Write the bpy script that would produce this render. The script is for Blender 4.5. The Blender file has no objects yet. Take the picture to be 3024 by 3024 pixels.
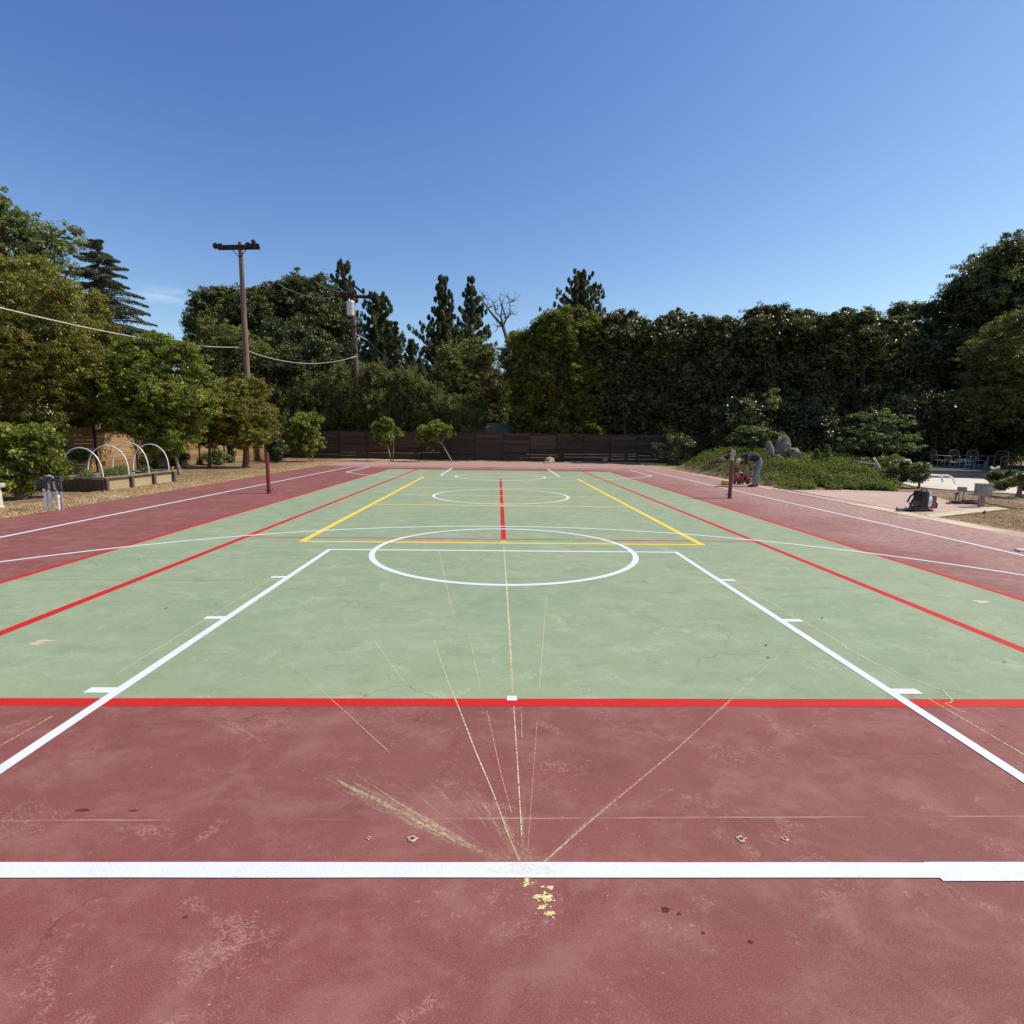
import bpy, bmesh, math, random
import numpy as np
from mathutils import Vector, Matrix

random.seed(7)
rng = np.random.default_rng(11)
C = bpy.context.scene.collection
PI = math.pi
R = math.radians

# ------------------------------------------------------------------ camera
F, H, X0, Y0 = 1605.5, 1.6253, -0.1016, -15.005
PITCH, YAW, ROLL = 0.13627, 0.026722, 0.01392
cy, sy, cp, sp, cr, sr = (math.cos(YAW), math.sin(YAW), math.cos(PITCH), math.sin(PITCH), math.cos(ROLL), math.sin(ROLL))
FWD = Vector((sy*cp, cy*cp, -sp))
_r = Vector((cy, -sy, 0)); _u = _r.cross(FWD)
RT = cr*_r + sr*_u
UP = -sr*_r + cr*_u

def ray(px, py):
    return FWD + RT*((px-1512)/F) + UP*((1512-py)/F)
def gp(px, py, z=0.0):            # photo pixel -> point on the level z
    d = ray(px, py); t = (z-H)/d.z
    return (X0+t*d.x, Y0+t*d.y)
def at(px, py, Y):                # photo pixel -> point at the distance Y
    d = ray(px, py); t = (Y-Y0)/d.y
    return Vector((X0+t*d.x, Y, H+t*d.z))

cam = bpy.data.cameras.new('camera'); co = bpy.data.objects.new('camera', cam); C.objects.link(co)
M = Matrix((RT, UP, -FWD)).transposed().to_4x4(); M.translation = Vector((X0, Y0, H))
co.matrix_world = M
cam.sensor_fit = 'HORIZONTAL'; cam.sensor_width = 36; cam.lens = F/3024*36
cam.clip_start = 0.05; cam.clip_end = 3000
bpy.context.scene.camera = co

# ------------------------------------------------------------------ helpers
def link(o, parent=None):
    C.objects.link(o)
    if parent: o.parent = parent
    return o
def tag(o, label=None, cat=None, group=None, kind=None):
    if label: o['label'] = label
    if cat: o['category'] = cat
    if group: o['group'] = group
    if kind: o['kind'] = kind
    return o
def empty(name, loc=(0,0,0), rz=0.0, label=None, cat=None, group=None):
    o = bpy.data.objects.new(name, None); link(o); o.location = loc; o.rotation_euler = (0,0,rz)
    o.empty_display_size = .2
    return tag(o, label, cat, group)
def mesh_obj(name, verts, faces, mat, parent=None, smooth=False, loc=None):
    me = bpy.data.meshes.new(name); me.from_pydata([tuple(v) for v in verts], [], faces); me.update()
    if mat: me.materials.append(mat)
    if smooth: me.shade_smooth()
    o = bpy.data.objects.new(name, me); link(o, parent)
    if loc is not None: o.location = loc
    return o
class MB:
    """collects shapes that belong to one mesh"""
    def __init__(s): s.v=[]; s.f=[]; s.t=[]
    def add(s, vs, fs, tint=.5):
        n=len(s.v); s.v += [Vector(v) for v in vs]; s.f += [tuple(i+n for i in f) for f in fs]; s.t += [tint]*len(fs)
        return s
    def box(s, c, d, rz=0, tint=.5, bev=0.0, M3=None):
        x,y,z = d[0]/2,d[1]/2,d[2]/2
        if bev>0:
            bm=bmesh.new(); bmesh.ops.create_cube(bm,size=1)
            for v in bm.verts: v.co=Vector((v.co.x*d[0],v.co.y*d[1],v.co.z*d[2]))
            bmesh.ops.bevel(bm,geom=list(bm.edges),offset=bev,segments=2,affect='EDGES',profile=.6)
            vs=[v.co.copy() for v in bm.verts]; bm.verts.index_update(); fs=[tuple(v.index for v in f.verts) for f in bm.faces]; bm.free()
        else:
            vs=[Vector((a*x,b*y,g*z)) for a in(-1,1) for b in(-1,1) for g in(-1,1)]
            fs=[(0,1,3,2),(4,6,7,5),(0,4,5,1),(2,3,7,6),(0,2,6,4),(1,5,7,3)]
        m = M3 if M3 is not None else Matrix.Rotation(rz,3,'Z')
        return s.add([m@v+Vector(c) for v in vs],fs,tint)
    def tube(s, pts, rad, n=8, cap=True, tint=.5, flat=1.0):
        pts=[Vector(p) for p in pts]
        if not hasattr(rad,'__len__'): rad=[rad]*len(pts)
        vs=[]; fs=[]
        ref=Vector((0,0,1))
        d0=(pts[1]-pts[0]).normalized()
        if abs(d0.z)>.9: ref=Vector((1,0,0))
        a=d0.cross(ref).normalized()
        for i,p in enumerate(pts):
            d=(pts[min(i+1,len(pts)-1)]-pts[max(i-1,0)])
            if d.length<1e-9: d=d0
            d=d.normalized(); a=(a-d*a.dot(d))
            a = a.normalized() if a.length>1e-6 else d.orthogonal().normalized()
            b=d.cross(a)
            for k in range(n):
                t=2*PI*k/n; vs.append(p+(a*math.cos(t)+b*math.sin(t)*flat)*rad[i])
        for i in range(len(pts)-1):
            for k in range(n):
                k2=(k+1)%n; fs.append((i*n+k,i*n+k2,(i+1)*n+k2,(i+1)*n+k))
        if cap:
            fs.append(tuple(range(n-1,-1,-1))); fs.append(tuple((len(pts)-1)*n+k for k in range(n)))
        return s.add(vs,fs,tint)
    def lathe(s, c, prof, n=20, tint=.5):
        c=Vector(c); return s.tube([c+Vector((0,0,z)) for r,z in prof],[max(r,1e-4) for r,z in prof],n,True,tint)
    def ball(s, c, d, sub=2, noise=0, seed=0, tint=.5, M3=None):
        bm=bmesh.new(); bmesh.ops.create_icosphere(bm,subdivisions=sub,radius=1)
        rs=random.Random(seed); ph=[rs.uniform(0,6) for _ in range(6)]
        vs=[]
        for v in bm.verts:
            q=v.co; k=1+noise*(math.sin(q.x*3.1+ph[0])+math.sin(q.y*3.7+ph[1])+math.sin(q.z*4.3+ph[2])+.5*math.sin(q.x*7+ph[3]+q.y*6)+.5*math.sin(q.z*8+ph[4]+q.x*5))/3
            w=Vector((q.x*d[0],q.y*d[1],q.z*d[2]))*k
            if M3 is not None: w=M3@w
            vs.append(w+Vector(c))
        bm.verts.index_update(); fs=[tuple(v.index for v in f.verts) for f in bm.faces]; bm.free()
        return s.add(vs,fs,tint)
    def build(s, name, mat, parent=None, smooth=False, loc=None):
        o=mesh_obj(name,s.v,s.f,mat,parent,smooth,loc)
        at_=o.data.attributes.new('tint','FLOAT','FACE'); at_.data.foreach_set('value',np.array(s.t,dtype=np.float32))
        return o
def autosmooth(o, ang=35):
    try: o.data.set_sharp_from_angle(angle=R(ang))
    except Exception: pass
    return o
def build_s(mb, name, mat, parent=None, ang=35):
    o=mb.build(name,mat,parent,True); return autosmooth(o,ang)
def copy_tree(o, parent=None):
    c=o.copy(); C.objects.link(c); c.parent=parent
    for ch in list(o.children): copy_tree(ch,c)
    return c

# ------------------------------------------------------------------ materials
class NT:
    def __init__(s, name):
        s.m=bpy.data.materials.new(name); s.m.use_nodes=True; s.t=s.m.node_tree; s.t.nodes.clear()
        s.out=s.t.nodes.new('ShaderNodeOutputMaterial')
    def n(s, typ, **kw):
        nd=s.t.nodes.new(typ)
        for k,v in kw.items():
            if k.startswith('i_'): 
                key=k[2:]; key=int(key) if key.isdigit() else key.replace('_',' ')
                nd.inputs[key].default_value=v
            else: setattr(nd,k,v)
        return nd
    def l(s,a,b): s.t.links.new(a,b)
    def math(s,op,a,b=None,c=None,clamp=False):
        nd=s.t.nodes.new('ShaderNodeMath'); nd.operation=op; nd.use_clamp=clamp
        for i,x in enumerate((a,b,c)):
            if x is None: continue
            if isinstance(x,(int,float)): nd.inputs[i].default_value=x
            else: s.l(x,nd.inputs[i])
        return nd.outputs[0]
    def mix(s,f,a,b,mode='MIX'):
        nd=s.t.nodes.new('ShaderNodeMix'); nd.data_type='RGBA'; nd.blend_type=mode; nd.clamp_factor=True
        for x,i in ((f,0),(a,6),(b,7)):
            if isinstance(x,(int,float)): nd.inputs[i].default_value=x
            elif isinstance(x,tuple): nd.inputs[i].default_value=(*x,1) if len(x)==3 else x
            else: s.l(x,nd.inputs[i])
        return nd.outputs[2]
    def noise(s,vec,scale,detail=3,rough=.5,dist=0.0):
        nd=s.n('ShaderNodeTexNoise'); nd.inputs['Scale'].default_value=scale; nd.inputs['Detail'].default_value=detail
        nd.inputs['Roughness'].default_value=rough; nd.inputs['Distortion'].default_value=dist
        if vec is not None: s.l(vec,nd.inputs['Vector'])
        return nd.outputs['Fac']
    def ramp(s,fac,a,b):           # smooth threshold
        nd=s.n('ShaderNodeMapRange'); nd.interpolation_type='SMOOTHSTEP'
        nd.inputs['From Min'].default_value=a; nd.inputs['From Max'].default_value=b
        s.l(fac,nd.inputs['Value']); return nd.outputs[0]
    def obj(s): return s.n('ShaderNodeTexCoord').outputs['Object']
    def pos(s): return s.n('ShaderNodeNewGeometry').outputs['Position']
    def scaled(s,vec,sc,rot=(0,0,0),loc=(0,0,0)):
        nd=s.n('ShaderNodeMapping'); nd.inputs['Scale'].default_value=sc; nd.inputs['Rotation'].default_value=rot; nd.inputs['Location'].default_value=loc
        s.l(vec,nd.inputs['Vector']); return nd.outputs[0]
    def bsdf(s,col,rough=.8,metal=0,spec=.5,bump=None,bstr=.3,bdist=.01,**kw):
        b=s.n('ShaderNodeBsdfPrincipled')
        for x,k in ((col,'Base Color'),(rough,'Roughness'),(metal,'Metallic'),(spec,'Specular IOR Level')):
            if isinstance(x,(int,float)): b.inputs[k].default_value=x
            elif isinstance(x,tuple): b.inputs[k].default_value=(*x,1)
            else: s.l(x,b.inputs[k])
        if bump is not None:
            bn=s.n('ShaderNodeBump'); bn.inputs['Strength'].default_value=bstr; bn.inputs['Distance'].default_value=bdist
            s.l(bump,bn.inputs['Height']); s.l(bn.outputs[0],b.inputs['Normal'])
        return b
    def done(s,b):
        s.l(b.outputs[0],s.out.inputs['Surface']); return s.m

def simple(name,col,rough=.6,metal=0,var=.25,scale=8,spec=.5,bstr=.15):
    t=NT(name); v=t.obj(); n=t.noise(v,scale,4,.6)
    lo=tuple(c*(1-var) for c in col); hi=tuple(min(1,c*(1+var)) for c in col)
    return t.done(t.bsdf(t.mix(t.ramp(n,.3,.7),lo,hi),rough,metal,spec,bump=t.noise(v,scale*6,3),bstr=bstr,bdist=.003))

def joints(t,pos,col):
    """the slab's cross joints: dark or pale hairlines in the paint"""
    sep=t.n('ShaderNodeSeparateXYZ'); t.l(pos,sep.inputs[0]); x,y=sep.outputs[0],sep.outputs[1]
    wob=t.math('MULTIPLY',t.math('SUBTRACT',t.noise(pos,2.5,2),.5),.012)
    yy=t.math('ADD',y,wob)
    for y0,w,dark,x1 in ((-9.03,.007,.5,(-6,-1.7)),(.28,.018,.45,(-9.4,9.2)),(5.9,.014,.75,(-9.4,9.2)),(11.9,.02,.8,(-9,9))):
        m=t.math('LESS_THAN',t.math('ABSOLUTE',t.math('SUBTRACT',yy,y0)),w)
        g=t.math('MULTIPLY',t.math('GREATER_THAN',x,x1[0]),t.math('LESS_THAN',x,x1[1]))
        m=t.math('MULTIPLY',m,g)
        m=t.math('MULTIPLY',m,t.ramp(t.noise(pos,1.3,2),.35,.55))
        col=t.mix(m,col,t.mix(1.0,col,(dark,dark,dark),'MULTIPLY'))
    m=t.math('LESS_THAN',t.math('ABSOLUTE',t.math('SUBTRACT',yy,-12.865)),.0035)
    m=t.math('MULTIPLY',m,t.ramp(t.noise(t.scaled(pos,(1.4,.01,1)),1.0,3),.42,.6))
    col=t.mix(t.math('MULTIPLY',m,.5),col,(.55,.36,.30))
    return col

def court_mat(name,c1,c2,c3,dust,grain,fade=False):
    t=NT(name); p=t.pos()
    big=t.ramp(t.noise(p,.28,3,.55),.3,.7)
    col=t.mix(big,c1,c2)
    col=t.mix(t.ramp(t.noise(t.scaled(p,(1,1,1),loc=(7,3,0)),.55,4,.6),.45,.75),col,c3)
    if fade:
        sp=t.n('ShaderNodeSeparateXYZ'); t.l(p,sp.inputs[0])
        wob=t.math('MULTIPLY',t.math('SUBTRACT',t.noise(p,.6,4,.6),.5),5)
        fx=t.ramp(t.math('ADD',sp.outputs[0],wob),4.2,8.6); fy=t.ramp(t.math('ADD',sp.outputs[1],wob),12.6,16)
        fx=t.math('MULTIPLY',fx,t.ramp(sp.outputs[1],-13,-7)); fx=t.math('MULTIPLY',fx,t.math('ADD',t.math('MULTIPLY',t.ramp(t.noise(p,9,6,.8),.40,.58),.75),.35),clamp=True)
        col=t.mix(t.math('MULTIPLY',t.math('MAXIMUM',fx,fy),.85),col,(.44,.29,.235))
    # blotches left by the roller, finer and finer
    st=t.noise(t.scaled(p,(1,1.35,1),rot=(0,0,R(8))),2.3,9,.74,.25)
    col=t.mix(t.math('MULTIPLY',t.ramp(st,.44,.66),.27),col,dust)
    st2=t.noise(t.scaled(p,(1,1.6,1),rot=(0,0,R(-14)),loc=(9,2,0)),3.1,8,.74,.3)
    col=t.mix(t.math('MULTIPLY',t.ramp(st2,.50,.36),.30),col,t.mix(1.0,col,(.62,.63,.62),'MULTIPLY'))
    pale=tuple(min(1,d*1.15+.03) for d in dust)
    def ridge(sc_,loc,wd,rot):     # thin curved scratch lines
        q=t.noise(t.scaled(p,(1,1.5,1),rot=(0,0,R(rot)),loc=loc),sc_,4,.7,.8)
        return t.ramp(t.math('ABSOLUTE',t.math('SUBTRACT',q,.5)),wd,0)
    patch=t.ramp(t.noise(p,1.7,3,.6,.5),.55,.66)
    col=t.mix(t.math('MULTIPLY',t.math('MULTIPLY',patch,ridge(13,(0,0,0),.022,20)),.45),col,pale)
    patch2=t.ramp(t.noise(t.scaled(p,(1,1,1),loc=(3,8,0)),3.3,3,.6,.6),.60,.68)
    col=t.mix(t.math('MULTIPLY',t.math('MULTIPLY',patch2,ridge(26,(5,2,0),.04,-35)),.6),col,pale)
    patch3=t.ramp(t.noise(t.scaled(p,(1,1,1),loc=(13,4,0)),.9,3,.6,.5),.56,.68)
    col=t.mix(t.math('MULTIPLY',t.math('MULTIPLY',patch3,t.ramp(t.noise(p,34,4,.75),.56,.66)),.32),col,pale)
    # long dark scuffs
    dk=t.math('MULTIPLY',t.ramp(t.noise(t.scaled(p,(1,1,1),loc=(1,5,0)),1.2,2,.5,.3),.56,.68),ridge(4.2,(8,8,0),.018,12))
    col=t.mix(t.math('MULTIPLY',dk,.4),col,t.mix(1.0,col,(.5,.5,.52),'MULTIPLY'))
    # grain of the acrylic
    g=t.noise(p,210,3,.8); g2=t.noise(p,70,4,.8)
    col=t.mix(t.math('MULTIPLY',t.ramp(g,.46,.70),grain*1.3),col,pale)
    col=t.mix(t.math('MULTIPLY',t.ramp(g2,.50,.34),.26),col,t.mix(1.0,col,(.60,.60,.60),'MULTIPLY'))
    # pale crumbs, of uneven size
    vo=t.n('ShaderNodeTexVoronoi'); vo.inputs['Scale'].default_value=55; vo.inputs['Randomness'].default_value=1; t.l(t.scaled(p,(1,1.5,1),rot=(0,0,.5)),vo.inputs['Vector'])
    lim=t.math('MULTIPLY',t.ramp(t.noise(p,17,2),.52,.75),.26)
    cr_=t.math('MULTIPLY',t.math('LESS_THAN',vo.outputs['Distance'],lim),t.ramp(t.noise(p,1.5,3),.46,.60))
    col=t.mix(t.math('MULTIPLY',cr_,.6),col,tuple(min(1,d*1.3+.08) for d in dust))
    ve=t.n('ShaderNodeTexVoronoi'); ve.feature='DISTANCE_TO_EDGE'; ve.inputs['Scale'].default_value=.33
    nd=t.n('ShaderNodeTexNoise'); nd.inputs['Scale'].default_value=2.2; nd.inputs['Detail'].default_value=6; t.l(p,nd.inputs['Vector'])
    vm=t.n('ShaderNodeVectorMath'); vm.operation='MULTIPLY_ADD'; vm.inputs[1].default_value=(.9,.9,0); t.l(nd.outputs['Color'],vm.inputs[0]); t.l(p,vm.inputs[2]); t.l(vm.outputs[0],ve.inputs['Vector'])
    ck=t.math('MULTIPLY',t.math('LESS_THAN',ve.outputs['Distance'],.0013),t.ramp(t.noise(p,.7,3),.50,.58))
    col=t.mix(t.math('MULTIPLY',ck,.55),col,t.mix(1.0,col,(.45,.42,.42),'MULTIPLY'))
    col=joints(t,p,col)
    h=t.math('ADD',t.math('MULTIPLY',g,.6),t.noise(p,30,4,.6))
    return t.done(t.bsdf(col,.78,0,.35,bump=h,bstr=.12,bdist=.004))
M_RED = court_mat('red_acrylic',(.228,.060,.050),(.202,.062,.047),(.24,.082,.066),(.42,.225,.185),.24,True)
M_GREEN = court_mat('green_acrylic',(.248,.308,.172),(.278,.332,.186),(.230,.305,.180),(.42,.48,.33),.20)

def paint(name,col,wear=.12,under=(.3,.2,.18)):
    t=NT(name); p=t.pos()
    n=t.noise(p,95,4,.75); w=t.noise(p,2.6,5,.7); f=t.noise(t.scaled(p,(1,1,1),loc=(4,1,0)),14,5,.75)
    c=t.mix(t.math('MULTIPLY',t.math('MULTIPLY',t.ramp(n,.56,.66),t.ramp(w,.40,.62)),wear),col,under)
    c=t.mix(t.math('MULTIPLY',t.ramp(f,.50,.72),.22),c,t.mix(1.0,c,(.80,.78,.74),'MULTIPLY'))
    c=t.mix(t.math('MULTIPLY',t.ramp(w,.3,.75),.30),c,t.mix(1.0,c,(.88,.88,.88),'MULTIPLY'))
    return t.done(t.bsdf(c,.7,0,.3,bump=t.noise(p,110,3),bstr=.3,bdist=.004))
M_WHITE=paint('white_line_paint',(.71,.73,.71),.45,(.45,.30,.26))
M_REDL=paint('red_line_paint',(.56,.012,.010),.55,(.50,.13,.10))
M_YEL=paint('yellow_line_paint',(.86,.60,.06),.15,(.7,.55,.3))
def alpha_mat(name,col,scale=30,lo=.35,hi=.6,amax=.8,thin=(1,1,1)):
    t=NT(name); p=t.pos()
    at_=t.n('ShaderNodeAttribute'); at_.attribute_name='tint'
    n=t.noise(t.scaled(p,thin),scale,4,.75)
    a=t.math('MULTIPLY',t.ramp(n,lo,hi),t.math('MULTIPLY',at_.outputs['Fac'],amax),clamp=True)
    b=t.bsdf(col,.9,0,.1); tr=t.n('ShaderNodeBsdfTransparent'); mx=t.n('ShaderNodeMixShader')
    t.l(a,mx.inputs[0]); t.l(tr.outputs[0],mx.inputs[1]); t.l(b.outputs[0],mx.inputs[2])
    return t.done(mx)
M_CHALK=alpha_mat('yellow_chalk',(.80,.69,.40),60,.32,.60,.85)
M_CHALKD=alpha_mat('chalk_dust',(.74,.62,.38),62,.34,.74,.60)

def ground_mat():
    t=NT('dry_ground'); p=t.pos()
    c=t.mix(t.ramp(t.noise(p,.5,4,.6),.3,.7),(.46,.32,.17),(.33,.215,.115))
    c=t.mix(t.ramp(t.noise(p,2.2,5,.7),.45,.7),c,(.60,.46,.26))
    c=t.mix(t.math('MULTIPLY',t.ramp(t.noise(p,9,5,.75),.5,.62),.8),c,(.11,.07,.04))
    c=t.mix(t.math('MULTIPLY',t.ramp(t.noise(p,28,4,.7),.55,.68),.6),c,(.70,.57,.36))
    sp=t.n('ShaderNodeSeparateXYZ'); t.l(p,sp.inputs[0])
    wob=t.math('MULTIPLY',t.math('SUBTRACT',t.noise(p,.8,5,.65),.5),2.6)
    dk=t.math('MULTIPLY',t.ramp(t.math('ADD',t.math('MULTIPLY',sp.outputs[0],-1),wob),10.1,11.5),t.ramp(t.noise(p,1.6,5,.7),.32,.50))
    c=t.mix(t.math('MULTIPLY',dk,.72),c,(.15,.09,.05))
    rt=t.math('MULTIPLY',t.ramp(sp.outputs[0],9.5,10.5),t.ramp(t.noise(p,1.3,5,.7),.36,.52))
    c=t.mix(t.math('MULTIPLY',rt,.75),c,(.20,.125,.075))
    return t.done(t.bsdf(c,.95,0,.15,bump=t.noise(p,12,6,.75),bstr=.8,bdist=.05))
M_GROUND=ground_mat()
def concrete_mat(name,col,stain):
    t=NT(name); p=t.pos()
    c=t.mix(t.ramp(t.noise(p,.9,5,.65),.3,.7),col,stain)
    c=t.mix(t.math('MULTIPLY',t.ramp(t.noise(p,7,5,.7),.5,.7),.4),c,tuple(min(1,x*1.2) for x in col))
    c=t.mix(t.math('MULTIPLY',t.ramp(t.noise(p,60,3,.7),.55,.7),.3),c,tuple(x*.5 for x in col))
    return t.done(t.bsdf(c,.9,0,.2,bump=t.noise(p,50,4),bstr=.25,bdist=.004))
M_PINKC=concrete_mat('faded_pink_concrete',(.47,.315,.25),(.55,.40,.31))
M_CREAM=concrete_mat('cream_concrete',(.56,.45,.29),(.66,.56,.40))
M_DECK=concrete_mat('pale_deck',(.62,.54,.42),(.70,.63,.52))
M_GREYC=concrete_mat('grey_block',(.20,.20,.19),(.26,.26,.25))

def wood_mat(name,lo,hi,dark,along='x'):
    t=NT(name); v=t.obj()
    a=t.n('ShaderNodeAttribute'); a.attribute_name='tint'
    s={'x':(.6,9,9),'z':(9,9,.6),'y':(9,.6,9)}[along]
    n=t.noise(t.scaled(v,s),2.2,6,.7,.5)
    c=t.mix(t.ramp(n,.3,.7),lo,hi)
    c=t.mix(t.ramp(a.outputs['Fac'],0,1),t.mix(1.0,c,(.6,.56,.52),'MULTIPLY'),c)
    c=t.mix(t.math('MULTIPLY',t.ramp(t.noise(t.scaled(v,s),5,4,.8,1.0),.60,.7),.7),c,dark)
    return t.done(t.bsdf(c,.85,0,.2,bump=n,bstr=.4,bdist=.01))
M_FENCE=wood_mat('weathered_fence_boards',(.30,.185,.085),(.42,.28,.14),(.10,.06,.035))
M_FENCE_SHADE=wood_mat('shade_toned_fence_boards',(.080,.052,.036),(.118,.078,.052),(.03,.02,.014))  # same board fence, with the far end's shade put into the colour
M_BED=wood_mat('bed_timber',(.36,.27,.16),(.46,.36,.22),(.14,.09,.05),'y')
M_BEDD=wood_mat('dark_bed_timber',(.10,.075,.055),(.15,.115,.085),(.05,.035,.025),'z')  # darker timber for the bed's end boards and posts
M_POLE=wood_mat('pole_timber',(.15,.105,.075),(.235,.17,.125),(.06,.04,.03),'z')
M_ARM=wood_mat('crossarm_timber',(.035,.026,.022),(.06,.043,.034),(.015,.01,.01),'x')
M_BARK=wood_mat('bark',(.10,.08,.06),(.18,.145,.11),(.04,.03,.022),'z')
M_BARKP=wood_mat('pale_bark',(.26,.22,.17),(.36,.31,.25),(.10,.08,.06),'z')
M_BARKR=wood_mat('brown_trunk',(.20,.115,.075),(.28,.17,.115),(.08,.05,.035),'z')
M_DARKM=simple('dark_post_steel',(.022,.018,.016),.6,.2)
M_MAROON=simple('maroon_paint',(.15,.022,.022),.45,0,.25,12)
M_GREYM=simple('galvanised_steel',(.38,.37,.36),.5,.6,.2,14)
M_PVC=simple('white_pvc',(.72,.71,.66),.4,0,.12,10)
M_BLACKP=simple('black_plastic',(.018,.018,.02),.4,0,.3,10)
M_PORC=simple('dark_porcelain',(.03,.022,.02),.3)
M_TRANSF=simple('white_enamel',(.62,.64,.63),.35,0,.1,5)
M_CABLE=simple('pale_cable',(.50,.47,.40),.6)
M_WIRE=simple('dark_wire',(.06,.055,.05),.6)
M_TERRA=simple('terracotta',(.48,.17,.09),.8)
M_BOXG=simple('weathered_grey_box',(.24,.22,.19),.7,0,.2,9)
M_ROCK=None
def rock_mat():
    t=NT('lichen_rock'); v=t.obj()
    c=t.mix(t.ramp(t.noise(v,3,6,.7),.35,.65),(.16,.125,.095),(.31,.26,.20))
    c=t.mix(t.math('MULTIPLY',t.ramp(t.noise(v,11,5,.75),.55,.65),.7),c,(.07,.06,.055))
    return t.done(t.bsdf(c,.9,0,.2,bump=t.noise(v,7,8,.75),bstr=.9,bdist=.08))
M_ROCK=rock_mat()
M_RUST=simple('tan_rock',(.40,.29,.18),.9,0,.3,9)
M_SHIRT=simple('navy_cloth',(.010,.012,.020),.85,0,.3,14)
M_JEANS=simple('faded_jeans',(.17,.20,.225),.85,0,.25,16)
M_SKIN=simple('skin',(.30,.15,.09),.6)
M_SHOE=simple('dark_leather',(.03,.022,.018),.6)
M_CAPC=simple('tan_cap_cloth',(.52,.47,.34),.85)
M_REDP=simple('red_plastic',(.36,.02,.02),.4)
M_YELP=simple('yellow_plastic',(.80,.42,.02),.45)
M_YELL=simple('pale_yellow_lid',(.82,.70,.22),.5)
M_ORANGE=simple('brown_red_plastic',(.22,.09,.065),.45)
M_WHITEP=simple('white_plastic',(.70,.70,.68),.4)
M_TILE=None
def tile_mat():
    t=NT('dark_waterline_tile'); v=t.obj()
    b=t.n('ShaderNodeTexBrick'); b.inputs['Scale'].default_value=5; b.inputs['Color1'].default_value=(.030,.032,.055,1); b.inputs['Color2'].default_value=(.05,.05,.08,1); b.inputs['Mortar'].default_value=(.10,.10,.12,1)
    b.offset=0; b.inputs['Brick Width'].default_value=.5; b.inputs['Row Height'].default_value=.5
    t.l(t.scaled(v,(1,1,1),rot=(R(90),0,0)),b.inputs['Vector'])
    return t.done(t.bsdf(b.outputs['Color'],.35))
M_TILE=tile_mat()
M_CHAIR=simple('pale_chair_frame',(.16,.155,.145),.5)
M_SLING=simple('dark_chair_mesh',(.05,.05,.048),.8)
M_BLUE=simple('blue_webbing',(.06,.16,.20),.6)

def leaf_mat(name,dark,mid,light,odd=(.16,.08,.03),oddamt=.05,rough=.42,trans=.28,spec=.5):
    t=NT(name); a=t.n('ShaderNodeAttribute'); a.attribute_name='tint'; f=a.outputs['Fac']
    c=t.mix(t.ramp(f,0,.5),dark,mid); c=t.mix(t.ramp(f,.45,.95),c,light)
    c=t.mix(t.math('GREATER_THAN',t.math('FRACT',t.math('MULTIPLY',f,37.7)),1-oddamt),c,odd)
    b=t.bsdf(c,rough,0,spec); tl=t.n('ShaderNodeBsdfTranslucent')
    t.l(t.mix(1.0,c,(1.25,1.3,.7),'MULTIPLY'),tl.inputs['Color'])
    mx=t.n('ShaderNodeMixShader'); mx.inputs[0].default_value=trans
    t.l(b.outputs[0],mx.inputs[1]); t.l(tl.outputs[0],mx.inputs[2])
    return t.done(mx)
L_CITRUS=leaf_mat('citrus_leaves',(.050,.075,.010),(.165,.21,.026),(.37,.40,.060),spec=.45,trans=.38)
L_OLIVE=leaf_mat('yellow_green_leaves',(.075,.085,.014),(.20,.20,.032),(.38,.35,.065),oddamt=.06,spec=.4,trans=.38)
L_ASH=leaf_mat('grey_green_leaves',(.070,.100,.035),(.17,.21,.075),(.30,.33,.13),oddamt=.04,spec=.4,trans=.38)
L_DARK=leaf_mat('deep_green_leaves',(.014,.024,.006),(.080,.105,.026),(.21,.235,.060),oddamt=.04,rough=.42,trans=.28,spec=.5)
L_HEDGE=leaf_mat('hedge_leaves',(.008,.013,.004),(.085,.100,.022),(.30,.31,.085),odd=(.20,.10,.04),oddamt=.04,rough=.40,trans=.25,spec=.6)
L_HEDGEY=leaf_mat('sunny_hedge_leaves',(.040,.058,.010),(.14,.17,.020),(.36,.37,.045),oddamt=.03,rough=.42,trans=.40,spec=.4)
L_PINE=leaf_mat('pine_needles',(.035,.050,.024),(.10,.125,.062),(.20,.22,.11),oddamt=.03,rough=.5,trans=.35,spec=.3)
L_CEDAR=leaf_mat('cedar_needles',(.055,.075,.055),(.13,.155,.115),(.24,.26,.20),oddamt=.03,rough=.5,trans=.35,spec=.3)
L_PEPPER=leaf_mat('drooping_leaves',(.040,.052,.014),(.18,.20,.052),(.34,.34,.10),oddamt=.06,trans=.38,spec=.35)
L_MAPLE=leaf_mat('layered_maple_leaves',(.045,.075,.022),(.12,.17,.050),(.24,.29,.11),oddamt=.02,trans=.38,spec=.35)
L_IVY=leaf_mat('ground_cover_leaves',(.035,.060,.008),(.115,.155,.018),(.25,.28,.04),oddamt=.07,trans=.38,rough=.6,spec=.15)
L_STRAW=leaf_mat('straw_blades',(.26,.16,.07),(.48,.33,.16),(.70,.55,.32),oddamt=.0,trans=.1,rough=.8)
L_BROWN=leaf_mat('dry_brown_twigs',(.07,.04,.025),(.14,.085,.055),(.22,.15,.10),oddamt=.0,trans=.1,rough=.8)

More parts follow.
